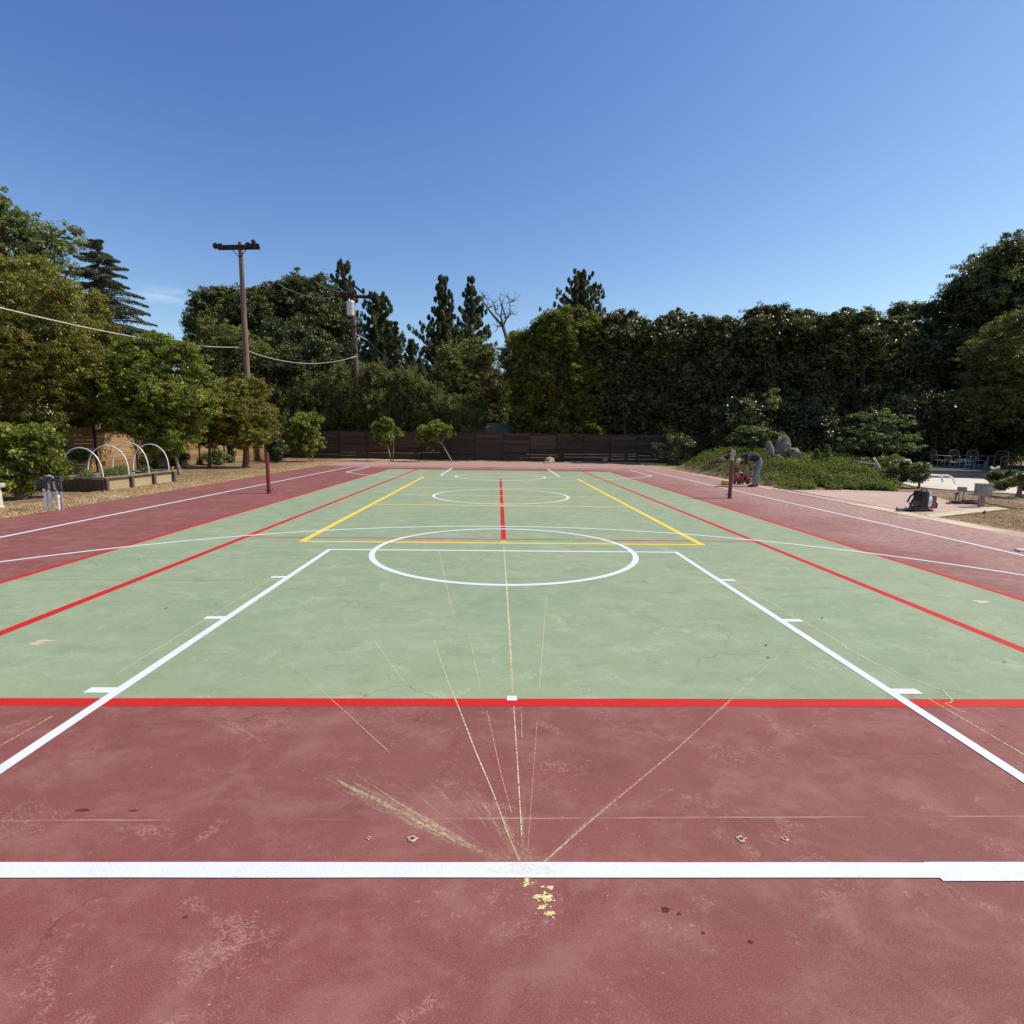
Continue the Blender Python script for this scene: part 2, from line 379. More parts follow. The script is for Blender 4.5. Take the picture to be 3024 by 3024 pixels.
# ------------------------------------------------------------------ leaves
def unit(a): return a/np.maximum(np.linalg.norm(a,axis=1,keepdims=True),1e-9)
def leaf_mesh(name, P, N, A, L, W, T, mat, parent=None):
    """one mesh of n pointed leaves: centre P, normal N, axis A, length L, width W, tint T"""
    n=len(P); N=unit(N); A=unit(A-N*np.sum(A*N,axis=1,keepdims=True)); B=np.cross(N,A)
    L=np.broadcast_to(L,(n,))[:,None]; W=np.broadcast_to(W,(n,))[:,None]
    V=np.empty((n,4,3),dtype=np.float32)
    V[:,0]=P-A*L*.5; V[:,1]=P+B*W*.5-A*L*.08+N*W*.12; V[:,2]=P+A*L*.5; V[:,3]=P-B*W*.5-A*L*.08+N*W*.12
    me=bpy.data.meshes.new(name); me.vertices.add(4*n); me.loops.add(4*n); me.polygons.add(n)
    me.vertices.foreach_set('co',V.ravel()); me.loops.foreach_set('vertex_index',np.arange(4*n,dtype=np.int32))
    me.polygons.foreach_set('loop_start',np.arange(0,4*n,4,dtype=np.int32)); me.polygons.foreach_set('loop_total',np.full(n,4,dtype=np.int32))
    a=me.attributes.new('tint','FLOAT','FACE'); a.data.foreach_set('value',np.clip(T,0,1).astype(np.float32))
    me.update(); me.materials.append(mat)
    o=bpy.data.objects.new(name,me); link(o,parent); return o
def rdir(n): return unit(rng.normal(size=(n,3)))

def auto_lobes(w,h,d,prof,n,seed,size=.42):
    """lobes (centre, radii) filling a crown w x d wide and h high, base at z=0"""
    rs=np.random.default_rng(seed); out=[]; w*=1.12; d*=1.05; h0=h
    for i in range(n):
        t=(i+.5)/n; t=np.clip(t+rs.uniform(-.5,.5)/n,.03,.97)
        if prof=='round': f=math.sqrt(max(.05,1-(2*t-1)**2))
        elif prof=='dome': f=math.sqrt(max(.05,1-t**2.4))
        elif prof=='column': f=min(1,.86+.2*t) if t<.75 else max(.35,1-(t-.75)*2.3)
        elif prof=='cone': f=max(.08,1-t)**.8
        elif prof=='spindle': f=max(.10,(1-t)**.75)*min(1,.5+t*2.5)
        else: f=1
        r=size*min(w,h)*.5*(0.75+.5*rs.random())*(.55+.45*f)
        a=i*2.39996+rs.uniform(-.4,.4); q=.35+.65*math.sqrt((i*0.618)%1.0)
        rx=max(0,w/2*f-r)*q; ry=max(0,d/2*f-r*.9)*q
        z=min(max(t*h,r*.7),h-r*.8)
        out.append(((rx*math.cos(a),ry*math.sin(a),z),(r,r*rs.uniform(.85,1.1),r*rs.uniform(.7,.95))))
    return out
def crown(name,parent,mat,lobes,n,leaf,clump,seed=0,per=60,droop=.2,upb=.35,inner=.12,aspect=.5,flat=.75,ragged=.22,ysquash=1.0,shell=.75,lit=0.0):
    global rng
    rng=np.random.default_rng(seed*7+5)
    lc=np.array([l[0] for l in lobes]); lr=np.array([l[1] for l in lobes])
    w=(lr[:,0]*lr[:,2]+lr[:,0]*lr[:,1]); w/=w.sum()
    nc=max(4,int(n/per)); idx=rng.choice(len(lobes),nc,p=w)
    d=rdir(nc)
    ph=rng.uniform(0,6.28,(len(lobes),3))
    ns=np.sin(d[:,0]*4+ph[idx,0])+np.sin(d[:,1]*5+ph[idx,1])+np.sin(d[:,2]*5+ph[idx,2])
    rr=np.where(rng.random(nc)<shell,1-np.abs(rng.normal(0,.10,nc)),rng.uniform(.2,.95,nc)**.6)
    rr=rr*(1+ragged*ns/3)+rng.random(nc)**8*ragged*1.2
    cc=lc[idx]+d*lr[idx]*rr[:,None]
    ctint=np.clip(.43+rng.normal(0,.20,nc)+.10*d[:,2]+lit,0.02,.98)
    k=rng.integers(int(per*.5),int(per*1.5),nc); rep=np.repeat(np.arange(nc),k); m=len(rep)
    sc=clump*rng.uniform(.55,1.25,nc)
    off=rdir(m)*(rng.random(m)**.45)[:,None]*sc[rep][:,None]; off[:,2]*=flat
    P=cc[rep]+off
    out=unit(off*1.0+d[rep]*sc[rep][:,None]*.6)
    N=unit(out*.5+rng.normal(0,.75,(m,3))+np.array([0,0,upb]))
    A=rng.normal(0,.7,(m,3))+out*.5-np.array([0,0,droop])
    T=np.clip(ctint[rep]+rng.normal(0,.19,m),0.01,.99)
    Ls=leaf*rng.uniform(.6,1.3,m)
    if inner>0:
        mi=int(n*inner); ii=rng.choice(len(lobes),mi,p=w)
        Pi=lc[ii]+rdir(mi)*lr[ii]*(rng.random(mi)[:,None]**.4)*.80
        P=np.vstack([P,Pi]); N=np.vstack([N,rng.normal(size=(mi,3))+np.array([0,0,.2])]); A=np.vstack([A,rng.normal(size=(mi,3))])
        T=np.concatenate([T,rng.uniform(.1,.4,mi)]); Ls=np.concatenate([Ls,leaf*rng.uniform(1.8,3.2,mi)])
    keep=P[:,2]>.03
    P,N,A,T,Ls=P[keep],N[keep],A[keep],T[keep],Ls[keep]
    return leaf_mesh(name,P,N,A,Ls,Ls*aspect,T,mat,parent)
def limbs(parent,mat,base_r,lobes,z0,seed=0,stems=1,spread=.15,name='trunk',nl=9):
    rs=random.Random(seed); mb=MB()
    zc=sum(l[0][2] for l in lobes)/len(lobes); cx=sum(l[0][0] for l in lobes)/len(lobes); cyy=sum(l[0][1] for l in lobes)/len(lobes)
    forks=[]
    for s in range(stems):
        ox=0 if stems==1 else rs.uniform(-spread,spread); oy=0 if stems==1 else rs.uniform(-spread,spread)
        top=Vector((cx*.6+ox*4,cyy*.6+oy*4,z0+(zc-z0)*.5)); fk=Vector((ox*2.4+cx*.25,oy*2.4+cyy*.25,z0*.9))
        pts=[Vector((ox*.5,oy*.5,-.1)),Vector((ox,oy,z0*.15)),fk,top,Vector((cx+ox*3,cyy+oy*3,zc*1.08))]
        b=base_r/math.sqrt(stems)
        mb.tube(pts,[b*1.35,b,b*.75,b*.5,b*.12],9,tint=rs.random()); forks.append((fk,b))
    for i,l in enumerate(rs.sample(lobes,min(nl,len(lobes)))):
        fk,b=forks[i%len(forks)]; e=Vector(l[0]); s_=fk+(Vector((cx,cyy,zc))-fk)*rs.uniform(0,.5)
        mid=(s_+e)/2+Vector((rs.uniform(-.2,.2),rs.uniform(-.2,.2),-.1))*base_r*4
        mb.tube([s_,mid,e,e+(e-mid)*.08],[b*.42,b*.3,b*.16,b*.04],6,tint=rs.random())
    return mb.build(name,mat,parent,True)
def tree(name,label,cat,mat,px0,px1,ptop,pbot,Y,n,leaf,clump,prof='round',nl=12,trunk=None,bark=None,seed=1,group=None,ground=0.0,depth=.9,base_px=None,size=.46,**kw):
    a=at(px0,(ptop+pbot)/2,Y); b=at(px1,(ptop+pbot)/2,Y); zt=at((px0+px1)/2,ptop,Y).z; zb=max(ground,at((px0+px1)/2,pbot,Y).z)
    w=b.x-a.x; cx=(a.x+b.x)/2; h=zt-zb
    bx=cx if base_px is None else at(base_px,1370,Y).x
    t=empty(name,(bx,Y,ground),0,label,cat,group)
    lobes=auto_lobes(w,h,w*depth,prof,nl,seed,size)
    lobes=[((l[0][0]+cx-bx,l[0][1],l[0][2]+zb-ground),l[1]) for l in lobes]
    st=kw.pop('stems',1); spread=kw.pop('spread',.15)
    if trunk: limbs(t,bark or M_BARK,trunk,lobes,max(.5,(zb-ground)*.95+.15),seed,st,spread)
    crown('crown',t,mat,lobes,n,leaf,clump,seed,**kw)
    return t
def ptree(name,label,mat,Y,L,n,leaf,clump,base_px,trunk=.2,bark=None,seed=1,group=None,cat='tree',depth=1.0,stems=1,spread=.15,ground=0,**kw):
    """a tree whose boughs were measured: L holds (px, py, radius px) of each bough, set at real distance Y with its own depth"""
    bx=at(base_px,1370,Y).x; rs=random.Random(seed*3+1); lobes=[]
    mn=min(l[0] for l in L); mxx=max(l[0] for l in L); mid=(mn+mxx)/2; hw=max(40,(mxx-mn)/2+30); sc_=(Y-Y0)/F
    for i,(a,b,r_) in enumerate(L):
        r=r_*sc_; q=max(0,1-((a-mid)/hw)**2)**.5
        dy=rs.choice([-1,1])*rs.uniform(.1,.8)*hw*sc_*q*.7*depth if i%2 else -abs(rs.gauss(.25,.2))*hw*sc_*q*depth
        p=at(a,b,Y); k=(Y+dy-Y0)/(Y-Y0)
        p=Vector((X0+(p.x-X0)*k,Y+dy,H+(p.z-H)*k)); r*=k
        lobes.append(((p.x-bx,p.y-Y,max(p.z-ground,r*.5)),(r,r*rs.uniform(.85,1.15),r*rs.uniform(.85,1.0))))
    t=empty(name,(bx,Y,ground),0,label,cat,group)
    zl=min(l[0][2]-l[1][2]*.5 for l in lobes)
    limbs(t,bark or M_BARK,trunk,lobes,max(.45,zl),seed,stems,spread,nl=min(14,len(lobes)))
    if 'per' not in kw or kw['per']>40: kw['per']=38
    kw.setdefault('flat',.6)
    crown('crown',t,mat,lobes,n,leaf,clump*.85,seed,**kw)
    return t
def conifer(name,label,mat,px,ptop,Y,halfw_px,pbot,n,style='cedar',seed=1,group=None,leaf=.16,levels=22,profile=None,lean=0.0,bark=None):
    global rng
    rng=np.random.default_rng(seed*13+3); rs=random.Random(seed)
    top=at(px,ptop,Y); zb=max(.4,at(px,pbot,Y).z); h=top.z
    hw=halfw_px/F*(Y-Y0)
    t=empty(name,(top.x,Y,0),0,label,'tree',group)
    mb=MB(); mb.tube([(0,0,-.1),(lean*.3,0,h*.4),(lean*.7,0,h*.75),(lean,0,h*.985)],[h*.018+.06,h*.013+.03,h*.007+.02,.02],9,tint=.5)
    Ps=[];Ns=[];As=[];Ts=[];Ls=[]
    for i in range(levels):
        u=(i+.3)/levels; z=zb+(h-zb)*(u+.3*rs.uniform(-.5,.5)/levels*2)
        z=min(z,h-.05)
        r=hw*(profile(u) if profile else (1-u)**.85)
        nb=max(3,int((7 if style=='cedar' else 10)*(1-.5*u)))
        a0=rs.uniform(0,6)
        for b in range(nb):
            a=a0+2*PI*b/nb+rs.uniform(-.3,.3); rl=max(.15,r*(rs.uniform(.45,1.2) if style!='cedar' else rs.uniform(.55,1.15)))
            tilt={'cedar':rs.uniform(-.20,.16),'pine':.45+.45*rs.random(),'spruce':-.15}[style]
            dx,dy=math.cos(a),math.sin(a)
            zj=z+(rs.uniform(-.5,.5)*(h-zb)/levels*1.6 if style!='pine' else 0); base=Vector((lean*u,0,min(zj,h-.1))); tip=base+Vector((dx*rl,dy*rl,rl*tilt)); mid=(base+tip)/2+Vector((0,0,rl*(.06 if style=='cedar' else -.06)))
            mb.tube([base,mid,tip],[.02+rl*.014,.012+rl*.008,.004],5,tint=.4)
            tb=rs.gauss(.42,.14)
            m=max(12,int(n/levels/nb))
            if style=='pine':
                # tufted clumps towards the branch ends
                nt=max(2,int(rl/.38)+1); s=rng.choice(np.linspace(.25,1.05,nt)+rng.normal(0,.04,nt),m)
                q=np.array(base)[None]*(1-s)[:,None]+np.array(tip)[None]*s[:,None]
                c=rdir(m)*(rng.random(m)**.4)[:,None]*np.array([.17,.17,.30])*(.8+.4*rl/ max(hw,.1))+np.array([0,0,.12])
                P=q+c; N=unit(rng.normal(size=(m,3))); A=c*1.5+np.array([dx*.1,dy*.1,.22])
            else:
                s=rng.random(m)**.65
                q=(np.array(base)[None]*((1-s)**2)[:,None]+2*np.array(mid)[None]*(s*(1-s))[:,None]+np.array(tip)[None]*(s**2)[:,None])
                lat=np.array([-dy,dx,0]); wd=(rl*(.13 if style=='cedar' else .26)*(1-s)**.6*np.minimum(1,s*4)+.05)
                off=rng.normal(0,.55,m)*wd
                P=q+lat[None]*off[:,None]+np.array([0,0,1])[None]*(-np.abs(rng.normal(0,.13,m))*(1.4-s)-np.abs(off)*.4+.02-.12*rl*np.maximum(0,s-.7))[:,None]
                N=unit(np.array([0,0,.8])[None]+rng.normal(0,.8,(m,3)))
                A=np.array([dx,dy,-.15])[None]+lat[None]*np.sign(off)[:,None]*.7+rng.normal(0,.3,(m,3))
            Ps.append(P);Ns.append(N);As.append(A);Ts.append(np.clip(tb+rng.normal(0,.13,m),0,1));Ls.append(leaf*rng.uniform(.6,1.4,m))
    mb.build('trunk',bark or M_BARK,t,True)
    L=np.concatenate(Ls)
    leaf_mesh('crown',np.vstack(Ps),np.vstack(Ns),np.vstack(As),L,L*.34,np.concatenate(Ts),mat,t)
    return t

# ------------------------------------------------------------------ setting
# ground: a sheet to the horizon, a little lower than the slab
def ground_z(x,y):
    z=-.03
    if y>20: z+=min(.12,(y-20)*.04)
    return z
xs=[-600,-200,-80,-40]+[x for x in range(-30,46,2)]+[60,100,200,600]
ys=[-300,-100,-40]+[y for y in range(-24,60,2)]+[80,150,300,900]
vs=[(x,y,ground_z(x,y)) for y in ys for x in xs]; nx=len(xs)
fs=[(j*nx+i,j*nx+i+1,(j+1)*nx+i+1,(j+1)*nx+i) for j in range(len(ys)-1) for i in range(nx-1)]
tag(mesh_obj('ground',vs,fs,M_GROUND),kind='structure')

def slab(name,poly,z,mat,th=.12,kind='structure'):
    n=len(poly); vs=[(x,y,z) for x,y in poly]+[(x,y,z-th) for x,y in poly]
    fs=[tuple(range(n))]+[(i,i+n,(i+1)%n+n,(i+1)%n) for i in range(n)]
    o=mesh_obj(name,vs,fs,mat); tag(o,kind=kind); return o
# irregular left edge of the slab where soil creeps over it
le=[(-9.35,-24)]
y=-23
while y<20.6:
    le.append((-9.30-.22*min(1,max(0,(y+4)/16))+random.uniform(-.05,.05),y)); y+=.45
far=[(x,20.75+random.uniform(-.10,.10)) for x in np.arange(-9.4,9.5,.6)]
poly=[(9.17,-24),(9.17,20.7)]+far[::-1]+le[::-1]
slab('court_slab',poly,0,M_RED)
# ground the slab meets outside its right edge: cream strip, then faded pad
gapx=9.185
slab('concrete_strip',[(gapx,-24),(9.75,-24),(9.72,-3.1),(9.72,-1.9),(9.62,2.5),(9.60,10.0),(gapx,13.5)],-.004,M_PINKC)
slab('edge_kerb',[(gapx+.002,-4.9),(9.50,-5.3),(9.60,-3.2),(9.68,-2.35),(9.63,-1.6),(9.3,-.6),(gapx+.002,-1.2)],.000,M_CREAM,.01)
sp_=MB(); sp_.add([(x,y,.0014) for x,y in ((8.15,-6.2),(gapx-.005,-6.4),(gapx-.005,.6),(8.5,-.2),(8.2,-2.5))],[(0,1,2,3,4)],1)
tag(sp_.build('cream_overspill',alpha_mat('cream_spill',(.60,.48,.32),2.2,.50,.66,.8)),kind='structure')
pc=[gp(2477,1446),gp(2600,1450),gp(2722,1455),gp(2800,1478),gp(2929,1500),gp(2743,1524)]
slab('equipment_pad',[(9.73,2.9)]+[(max(9.74,a),b) for a,b in pc]+[(9.73,-2.6)],.002,M_PINKC)
slab('pad_border',[gp(2735,1520),gp(2929,1497),gp(2980,1503),gp(2745,1529)],.007,M_CREAM,.02)

def flat(mb,poly,z,tint=1.0):
    mb.add([(x,y,z) for x,y in poly],[tuple(range(len(poly)))],tint)
zi=[0]
def nz(base):
    zi[0]+=1; return base+.00004*(zi[0]%14)
def line(mb,a,b,w,base,ext=0.0):
    a=Vector(a);b=Vector(b);d=(b-a).normalized();n=Vector((-d.y,d.x))*w/2
    a=a-d*ext;b=b+d*ext; L=(b-a).length; k=max(1,int(L/.5)); z=nz(base)
    pl=[a+(b-a)*i/k for i in range(k+1)]
    jit=lambda: random.uniform(-.0015,.0015)
    up=[p+n*(1+jit()*20) for p in pl]; dn=[p-n*(1+jit()*20) for p in pl]
    vs=[(p.x,p.y,z) for p in up]+[(p.x,p.y,z) for p in dn]; m=k+1
    mb.add(vs,[(i,i+m,i+1+m,i+1) for i in range(k)],1)
def arc(mb,c,r,a0,a1,w,base,n=96):
    z=nz(base); vs=[]
    for i in range(n+1):
        a=a0+(a1-a0)*i/n
        for q in (r+w/2,r-w/2): vs.append((c[0]+q*math.cos(a),c[1]+q*math.sin(a),z))
    mb.add(vs,[(2*i,2*i+1,2*i+3,2*i+2) for i in range(n)],1)

slab('tennis_court_surface',[(-5.485,-11.885),(5.485,-11.885),(5.485,11.885),(-5.485,11.885)],.0012,M_GREEN,.001)
r=MB(); ZR,ZY,ZW=.0018,.0025,.0032
r_=lambda a,b,w=.05: line(r,a,b,w,ZR)
for s in(-1,1):
    r_((s*5.445,-11.84),(s*5.445,11.86),.085); r_((s*4.105,-11.84),(s*4.105,11.86),.10)
r_((-5.485,-11.835),(5.485,-11.835),.10); r_((-5.485,11.85),(5.485,11.85),.07)
r_((-5.6,-11.835),(-9.1,-11.835),.10) if False else None
r_((-4.115,-6.40),(4.115,-6.40),.05)
r_((-4.115,6.40),(4.115,6.40),.05)
r_((0,-6.42),(0,6.42),.082)
tag(r.build('red_tennis_lines',M_REDL),kind='structure')
# the baseline runs on past the sidelines in the photograph's foreground
q=MB(); line(q,(-8.2,-11.835),(-5.486,-11.835),.10,ZR); line(q,(5.486,-11.835),(8.2,-11.835),.10,ZR)
yl=MB()
for s in(-1,1): line(yl,(s*3.10,-6.73),(s*3.10,6.95),.10,ZY)
line(yl,(-3.14,-6.72),(3.14,-6.72),.08,ZY); line(yl,(-3.14,6.98),(3.14,6.98),.08,ZY)
for yy in(-2.05,.14,2.45): line(yl,(-3.08,yy),(3.08,yy),.075,ZY)
for yy,wd in((-6.66,.12),(-2.12,.12),(2.5,.12),(6.5,.10)): line(yl,(-.058,yy),(.058,yy),wd,ZY)
tag(yl.build('yellow_pickleball_lines',M_YEL),kind='structure')
w=MB(); LW=.055
wl=lambda a,b,wd=LW: line(w,a,b,wd,ZW)
wl((-7.7,-13.078),(1.66,-13.166),.074); line(w,(1.58,-13.172),(7.70,-13.23),.092,ZW)
wl((-7.70,-13.2),(-7.74,13.5),.08); wl((7.66,-13.2),(7.70,13.5),.08)
wl((-7.77,13.50),(7.73,13.50),.08)
for s in(-1,1):
    wl((s*2.49,-13.12),(s*2.50,-7.29),.066); wl((s*2.50,13.48),(s*2.50,7.80),.08)
    for yy in(-11.68,-10.28,-8.86): wl((s*2.51,yy),(s*2.69,yy),.075)
    for yy in(12.0,10.6,9.2): wl((s*2.52,yy),(s*2.70,yy),.08)
    wl((s*6.83,-13.12),(s*6.83,-9.02),.08); wl((s*6.83,13.48),(s*6.83,9.28),.08)
wl((-2.52,-7.31),(2.52,-7.31),.068); wl((-2.52,7.80),(2.52,7.80),.08)
arc(w,(0,-7.28),1.86,0,2*PI,.08,ZW); arc(w,(0,7.60),1.86,0,2*PI,.08,ZW); arc(w,(-.01,.12),1.87,0,2*PI,.08,ZW)
a=math.asin(4.05/7.95)
arc(w,(0,-13.06),7.93,a,PI-a,.068,ZW); arc(w,(0,13.45),7.98,-a,-(PI-a),.08,ZW)
line(w,(-.032,-11.782),(.032,-11.782),.062,ZW); line(w,(-.03,.14),(.03,.14),.04,ZW)
tag(w.build('white_basketball_lines',M_WHITE),kind='structure')
tag(q.build('red_baseline_extension',M_REDL),kind='structure')

# chalk snap lines and dust
def strip(mb,pts,w,tints,z,soft=True):
    P=[Vector(gp(*p)) for p in pts]; Q=[];T=[]
    for i in range(len(P)-1):
        k=max(1,int((P[i+1]-P[i]).length/.15))
        for j in range(k):
            Q.append(P[i].lerp(P[i+1],j/k)); T.append(tints[i]+(tints[i+1]-tints[i])*j/k)
    Q.append(P[-1]);T.append(tints[-1])
    for i in range(len(Q)-1):
        d=(Q[i+1]-Q[i]).normalized(); n=Vector((-d.y,d.x))*w/2
        d2=(Q[min(i+2,len(Q)-1)]-Q[i]).normalized() if i+2<len(Q) else d; n2=Vector((-d2.y,d2.x))*w/2
        d0=(Q[i+1]-Q[max(i-1,0)]).normalized(); n0=Vector((-d0.y,d0.x))*w/2
        lay=((1,1),) if not soft else ((.25,.55),(.6,.35),(1,.25))
        for q,(ws,tt) in enumerate(lay):
            zz=z+.00005*q
            mb.add([(*(Q[i]+n0*ws),zz),(*(Q[i]-n0*ws),zz),(*(Q[i+1]-n2*ws),zz),(*(Q[i+1]+n2*ws),zz)],[(0,1,2,3)],T[i]*tt)
ch=MB()
zc=.0024
strip(ch,[(1487,1612),(1494,1700),(1504.7,1871),(1514,2047)],0.0150,[.9,1.1,1.0,.4],zc,False)
strip(ch,[(1517,2085),(1529,2270),(1541,2471)],0.0062,[1,1,1],zc,False)
strip(ch,[(1297,1630),(1318,1731),(1339,1819)],0.0074,[.9,.9,.6],zc+.00010,False)
strip(ch,[(1279,1890),(1331,2036),(1350,2078),(1403,2217),(1455,2340),(1503,2471),(1535,2545)],0.0074,[.7,.8,1,1,.8,.5,.3],zc+.00020,False)
strip(ch,[(1438,2101),(1480,2289),(1510,2400)],0.0037,[.7,.7,.4],zc+.00030,False)
strip(ch,[(1613,1762),(1592,2036)],0.0050,[.9,.8],zc+.00040,False)
strip(ch,[(1586,2130),(1572,2323),(1559,2505)],0.0037,[.5,.4,.3],zc+.00040,False)
strip(ch,[(2105,2115),(2000,2212),(1742,2428),(1606,2548)],0.0068,[.4,.6,.55,.9],zc+.00050,False)
strip(ch,[(1385,1870),(1400,1950),(1418,2040)],.007,[.5,.8,.3],zc+.0009,False)
strip(ch,[(1100,1887),(1155,1963),(1210,2040)],.007,[.6,.5,.2],zc+.0009,False)
strip(ch,[(2300,1935),(2200,2027),(2105,2115)],.007,[.3,.6,.4],zc+.0009,False)
strip(ch,[(1540,2100),(1541,2180)],.006,[.5,.3],zc+.0009,False)
strip(ch,[(854,1953),(968,2056),(1150,2223)],0.0037,[.9,.8,.8],zc+.00060,False)
strip(ch,[(942,1624),(342,1992)],0.0093,[.75,.75],zc+.00070,False)
strip(ch,[(155,2116),(0,2204)],0.0065,[.9,.9],zc+.00070,False)
s4=lambda a,b:(1900+a*.5818,1500+b*.5818)
strip(ch,[s4(220,230),s4(480,385),s4(830,590),s4(1330,885)],0.0084,[.9,1,.9,.6],zc+.00070,False)
strip(ch,[s4(1440,965),s4(1520,1012),s4(1932,1255)],0.0065,[1,1,1.2],zc+.00080,False)
strip(ch,[s4(*p) for p in((240,235),(350,330),(430,360),(480,385),(560,440),(660,490),(750,528),(758,540),(740,548),(800,575),(880,607),(940,650),(1010,690),(1030,715),(1100,745),(1170,790),(1240,812),(1320,860),(1400,882),(1480,915),(1520,925),(1570,980),(1558,990),(1530,993),(1600,1030),(1640,1040))],0.0075,[1.0]*26,zc+.00090,False)
strip(ch,[s4(330,1080),s4(440,985)],0.0056,[.4,.3],zc+.00090,False)
tag(ch.build('chalk_snap_lines',M_CHALK),kind='structure')
du=MB()
def bundle(pts,w,n,tints,z,seed,thin=.006):
    rs=random.Random(seed); P=[Vector(gp(*p)) for p in pts]
    for k in range(n):
        off=rs.gauss(0,.42)*w; fade=max(.15,1-abs(off)/w*1.1); i0=rs.uniform(0,.45) if k else 0; i1=rs.uniform(.55,1) if k else 1
        Q=[];T=[]
        m=34
        for j in range(m+1):
            u=j/m
            if u<i0 or u>i1: continue
            f=u*(len(P)-1); i=min(int(f),len(P)-2); q=P[i].lerp(P[i+1],f-i); d=(P[i+1]-P[i]).normalized(); nn=Vector((-d.y,d.x))
            spread=1-.75*u                     # the fan closes towards the snap point
            Q.append(q+nn*off*spread); T.append((tints[i]+(tints[i+1]-tints[i])*(f-i))*fade*(.55+.45*math.sin(j*.9+k)))
        for i in range(len(Q)-1):
            d=(Q[i+1]-Q[i]).normalized(); nn=Vector((-d.y,d.x))*thin*rs.uniform(.5,1.4)*.5; zz=z+.00012*(k%16)
            du.add([(*(Q[i]+nn),zz),(*(Q[i]-nn),zz),(*(Q[i+1]-nn),zz),(*(Q[i+1]+nn),zz)],[(0,1,2,3)],T[i])
bundle([(1130,2270),(1230,2350),(1330,2430),(1490,2546)],.05,9,[.2,.5,.4,.5],.0013,31,.004)
bundle([(1290,2250),(1380,2370),(1500,2540)],.05,8,[.2,.4,.4],.0013,32,.004)
bundle([(960,2285),(1040,2330),(1167,2391),(1240,2430),(1355,2488),(1475,2546)],.09,40,[.3,1.1,.45,1.1,.8,.5],.0010,1,.008)
bundle([(1036,2275),(1167,2365),(1298,2443),(1440,2525)],.045,20,[.5,.7,.9,.6],.0013,2,.005)
bundle([(1240,2290),(1300,2345),(1360,2410)],.05,12,[.2,.6,.1],.0012,3,.005)
bundle([(1370,2290),(1440,2400),(1520,2530)],.06,16,[.2,.55,.7],.0014,4,.005)
bundle([(1450,2330),(1500,2450),(1545,2545)],.09,26,[.2,.7,.5],.0016,5,.005)
bundle([(1545,2300),(1541,2471),(1545,2545)],.07,22,[.1,.5,.5],.0018,6,.004)
bundle([(1900,2290),(1700,2460),(1606,2548)],.035,16,[.2,.6,.9],.0020,7,.004)
bundle([(1890,2385),(1985,2332)],.03,6,[.6,.3],.0022,8,.004)
bundle([(610,2110),(700,2155),(775,2200)],.10,18,[.4,.7,.2],.0012,9,.006)
bundle([(560,2260),(620,2300),(690,2330)],.12,8,[.2,.3,.1],.0012,19,.006)
strip(du,[(965,2288),(1040,2330),(1167,2391)],.07,[.05,.55,.05],.0032)
strip(du,[(1200,2408),(1290,2452),(1370,2492)],.05,[.05,.55,.05],.0032)
strip(du,[(1370,2492),(1440,2528),(1500,2548)],.10,[.1,.4,.6],.0034)
strip(du,[(1500,2440),(1540,2510),(1560,2548)],.16,[.05,.4,.6],.0036)
tag(du.build('chalk_dust_streaks',M_CHALKD),kind='structure')
def blob(mb,px,py,rx,ry,z,seed,tint=1.0,n=26,rough=.45):
    rs=random.Random(seed); cx,cyy=gp(px,py); ex=abs(gp(px+rx,py)[0]-cx); ey=abs(gp(px,py+ry)[1]-cyy)
    ph=[rs.uniform(0,6) for _ in range(4)]
    pts=[]
    for i in range(n):
        a=2*PI*i/n; k=1+rough*(math.sin(3*a+ph[0])+.7*math.sin(5*a+ph[1])+.6*math.sin(9*a+ph[2]))/2
        pts.append((cx+ex*math.cos(a)*k,cyy+ey*math.sin(a)*k,z))
    mb.add(pts+[(cx,cyy,z)],[(i,(i+1)%n,n) for i in range(n)],tint)
t=NT('chalk_heap'); 
M_HEAP=t.done(t.bsdf(t.mix(t.ramp(t.noise(t.pos(),90,4),.4,.6),(.62,.48,.16),(.85,.78,.38)),.95,0,.1,bump=t.noise(t.pos(),80,3),bstr=.6,bdist=.006))
hp=MB(); rs=random.Random(12)
for (a,b,rx,ry,n) in ((1556,2598,8,5,12),(1552,2614,8,7,12),(1627,2621,8,5,14),(1596,2648,18,5,34),(1622,2652,9,12,30),(1599,2681,10,5,18),(1624,2696,12,8,26),(1604,2652,26,9,22),(1612,2672,40,40,26),(1570,2606,30,12,10)):
    for k in range(n):
        x,y=a+rs.gauss(0,.5)*rx,b+rs.gauss(0,.5)*ry; sz=rs.choice([1.2,1.8,2.6,4.2])
        blob(hp,x,y,sz*rs.uniform(.8,1.6),sz*rs.uniform(.5,.9),.0010+.00003*(k%30),k+int(a),rs.uniform(.5,1.2),9,.7)
tag(hp.build('yellow_chalk_spill',alpha_mat('spilled_chalk',(.84,.76,.36),150,.2,.55,1.0)),kind='structure')
yw=MB(); blob(yw,1545,2570,95,18,.0060,5,.42,40,.2); tag(yw.build('chalk_smudge',M_CHALKD),kind='structure')
st=MB(); blob(st,107,1901,20,4,.0022,2,.8); blob(st,130,1893,26,3,.0020,8,.4); blob(st,2898,1777,20,4,.0022,4,.8)
tag(st.build('pale_patches',M_CREAM),kind='structure')
dk=MB()
for i,(a,b,rx,ry) in enumerate(((245,2393,22,4),(393,2394,15,3),(1965,2687,13,9),(2005,2699,7,5),(2076,2756,6,5),(2216,2782,8,6),(548,2709,8,4))):
    blob(dk,a,b,rx,ry,.0012+.0001*i,i+30,.8,24,.25)
tag(dk.build('dark_drips',alpha_mat('dark_stain',(.07,.03,.03),60,.1,.5,.7)),kind='structure')
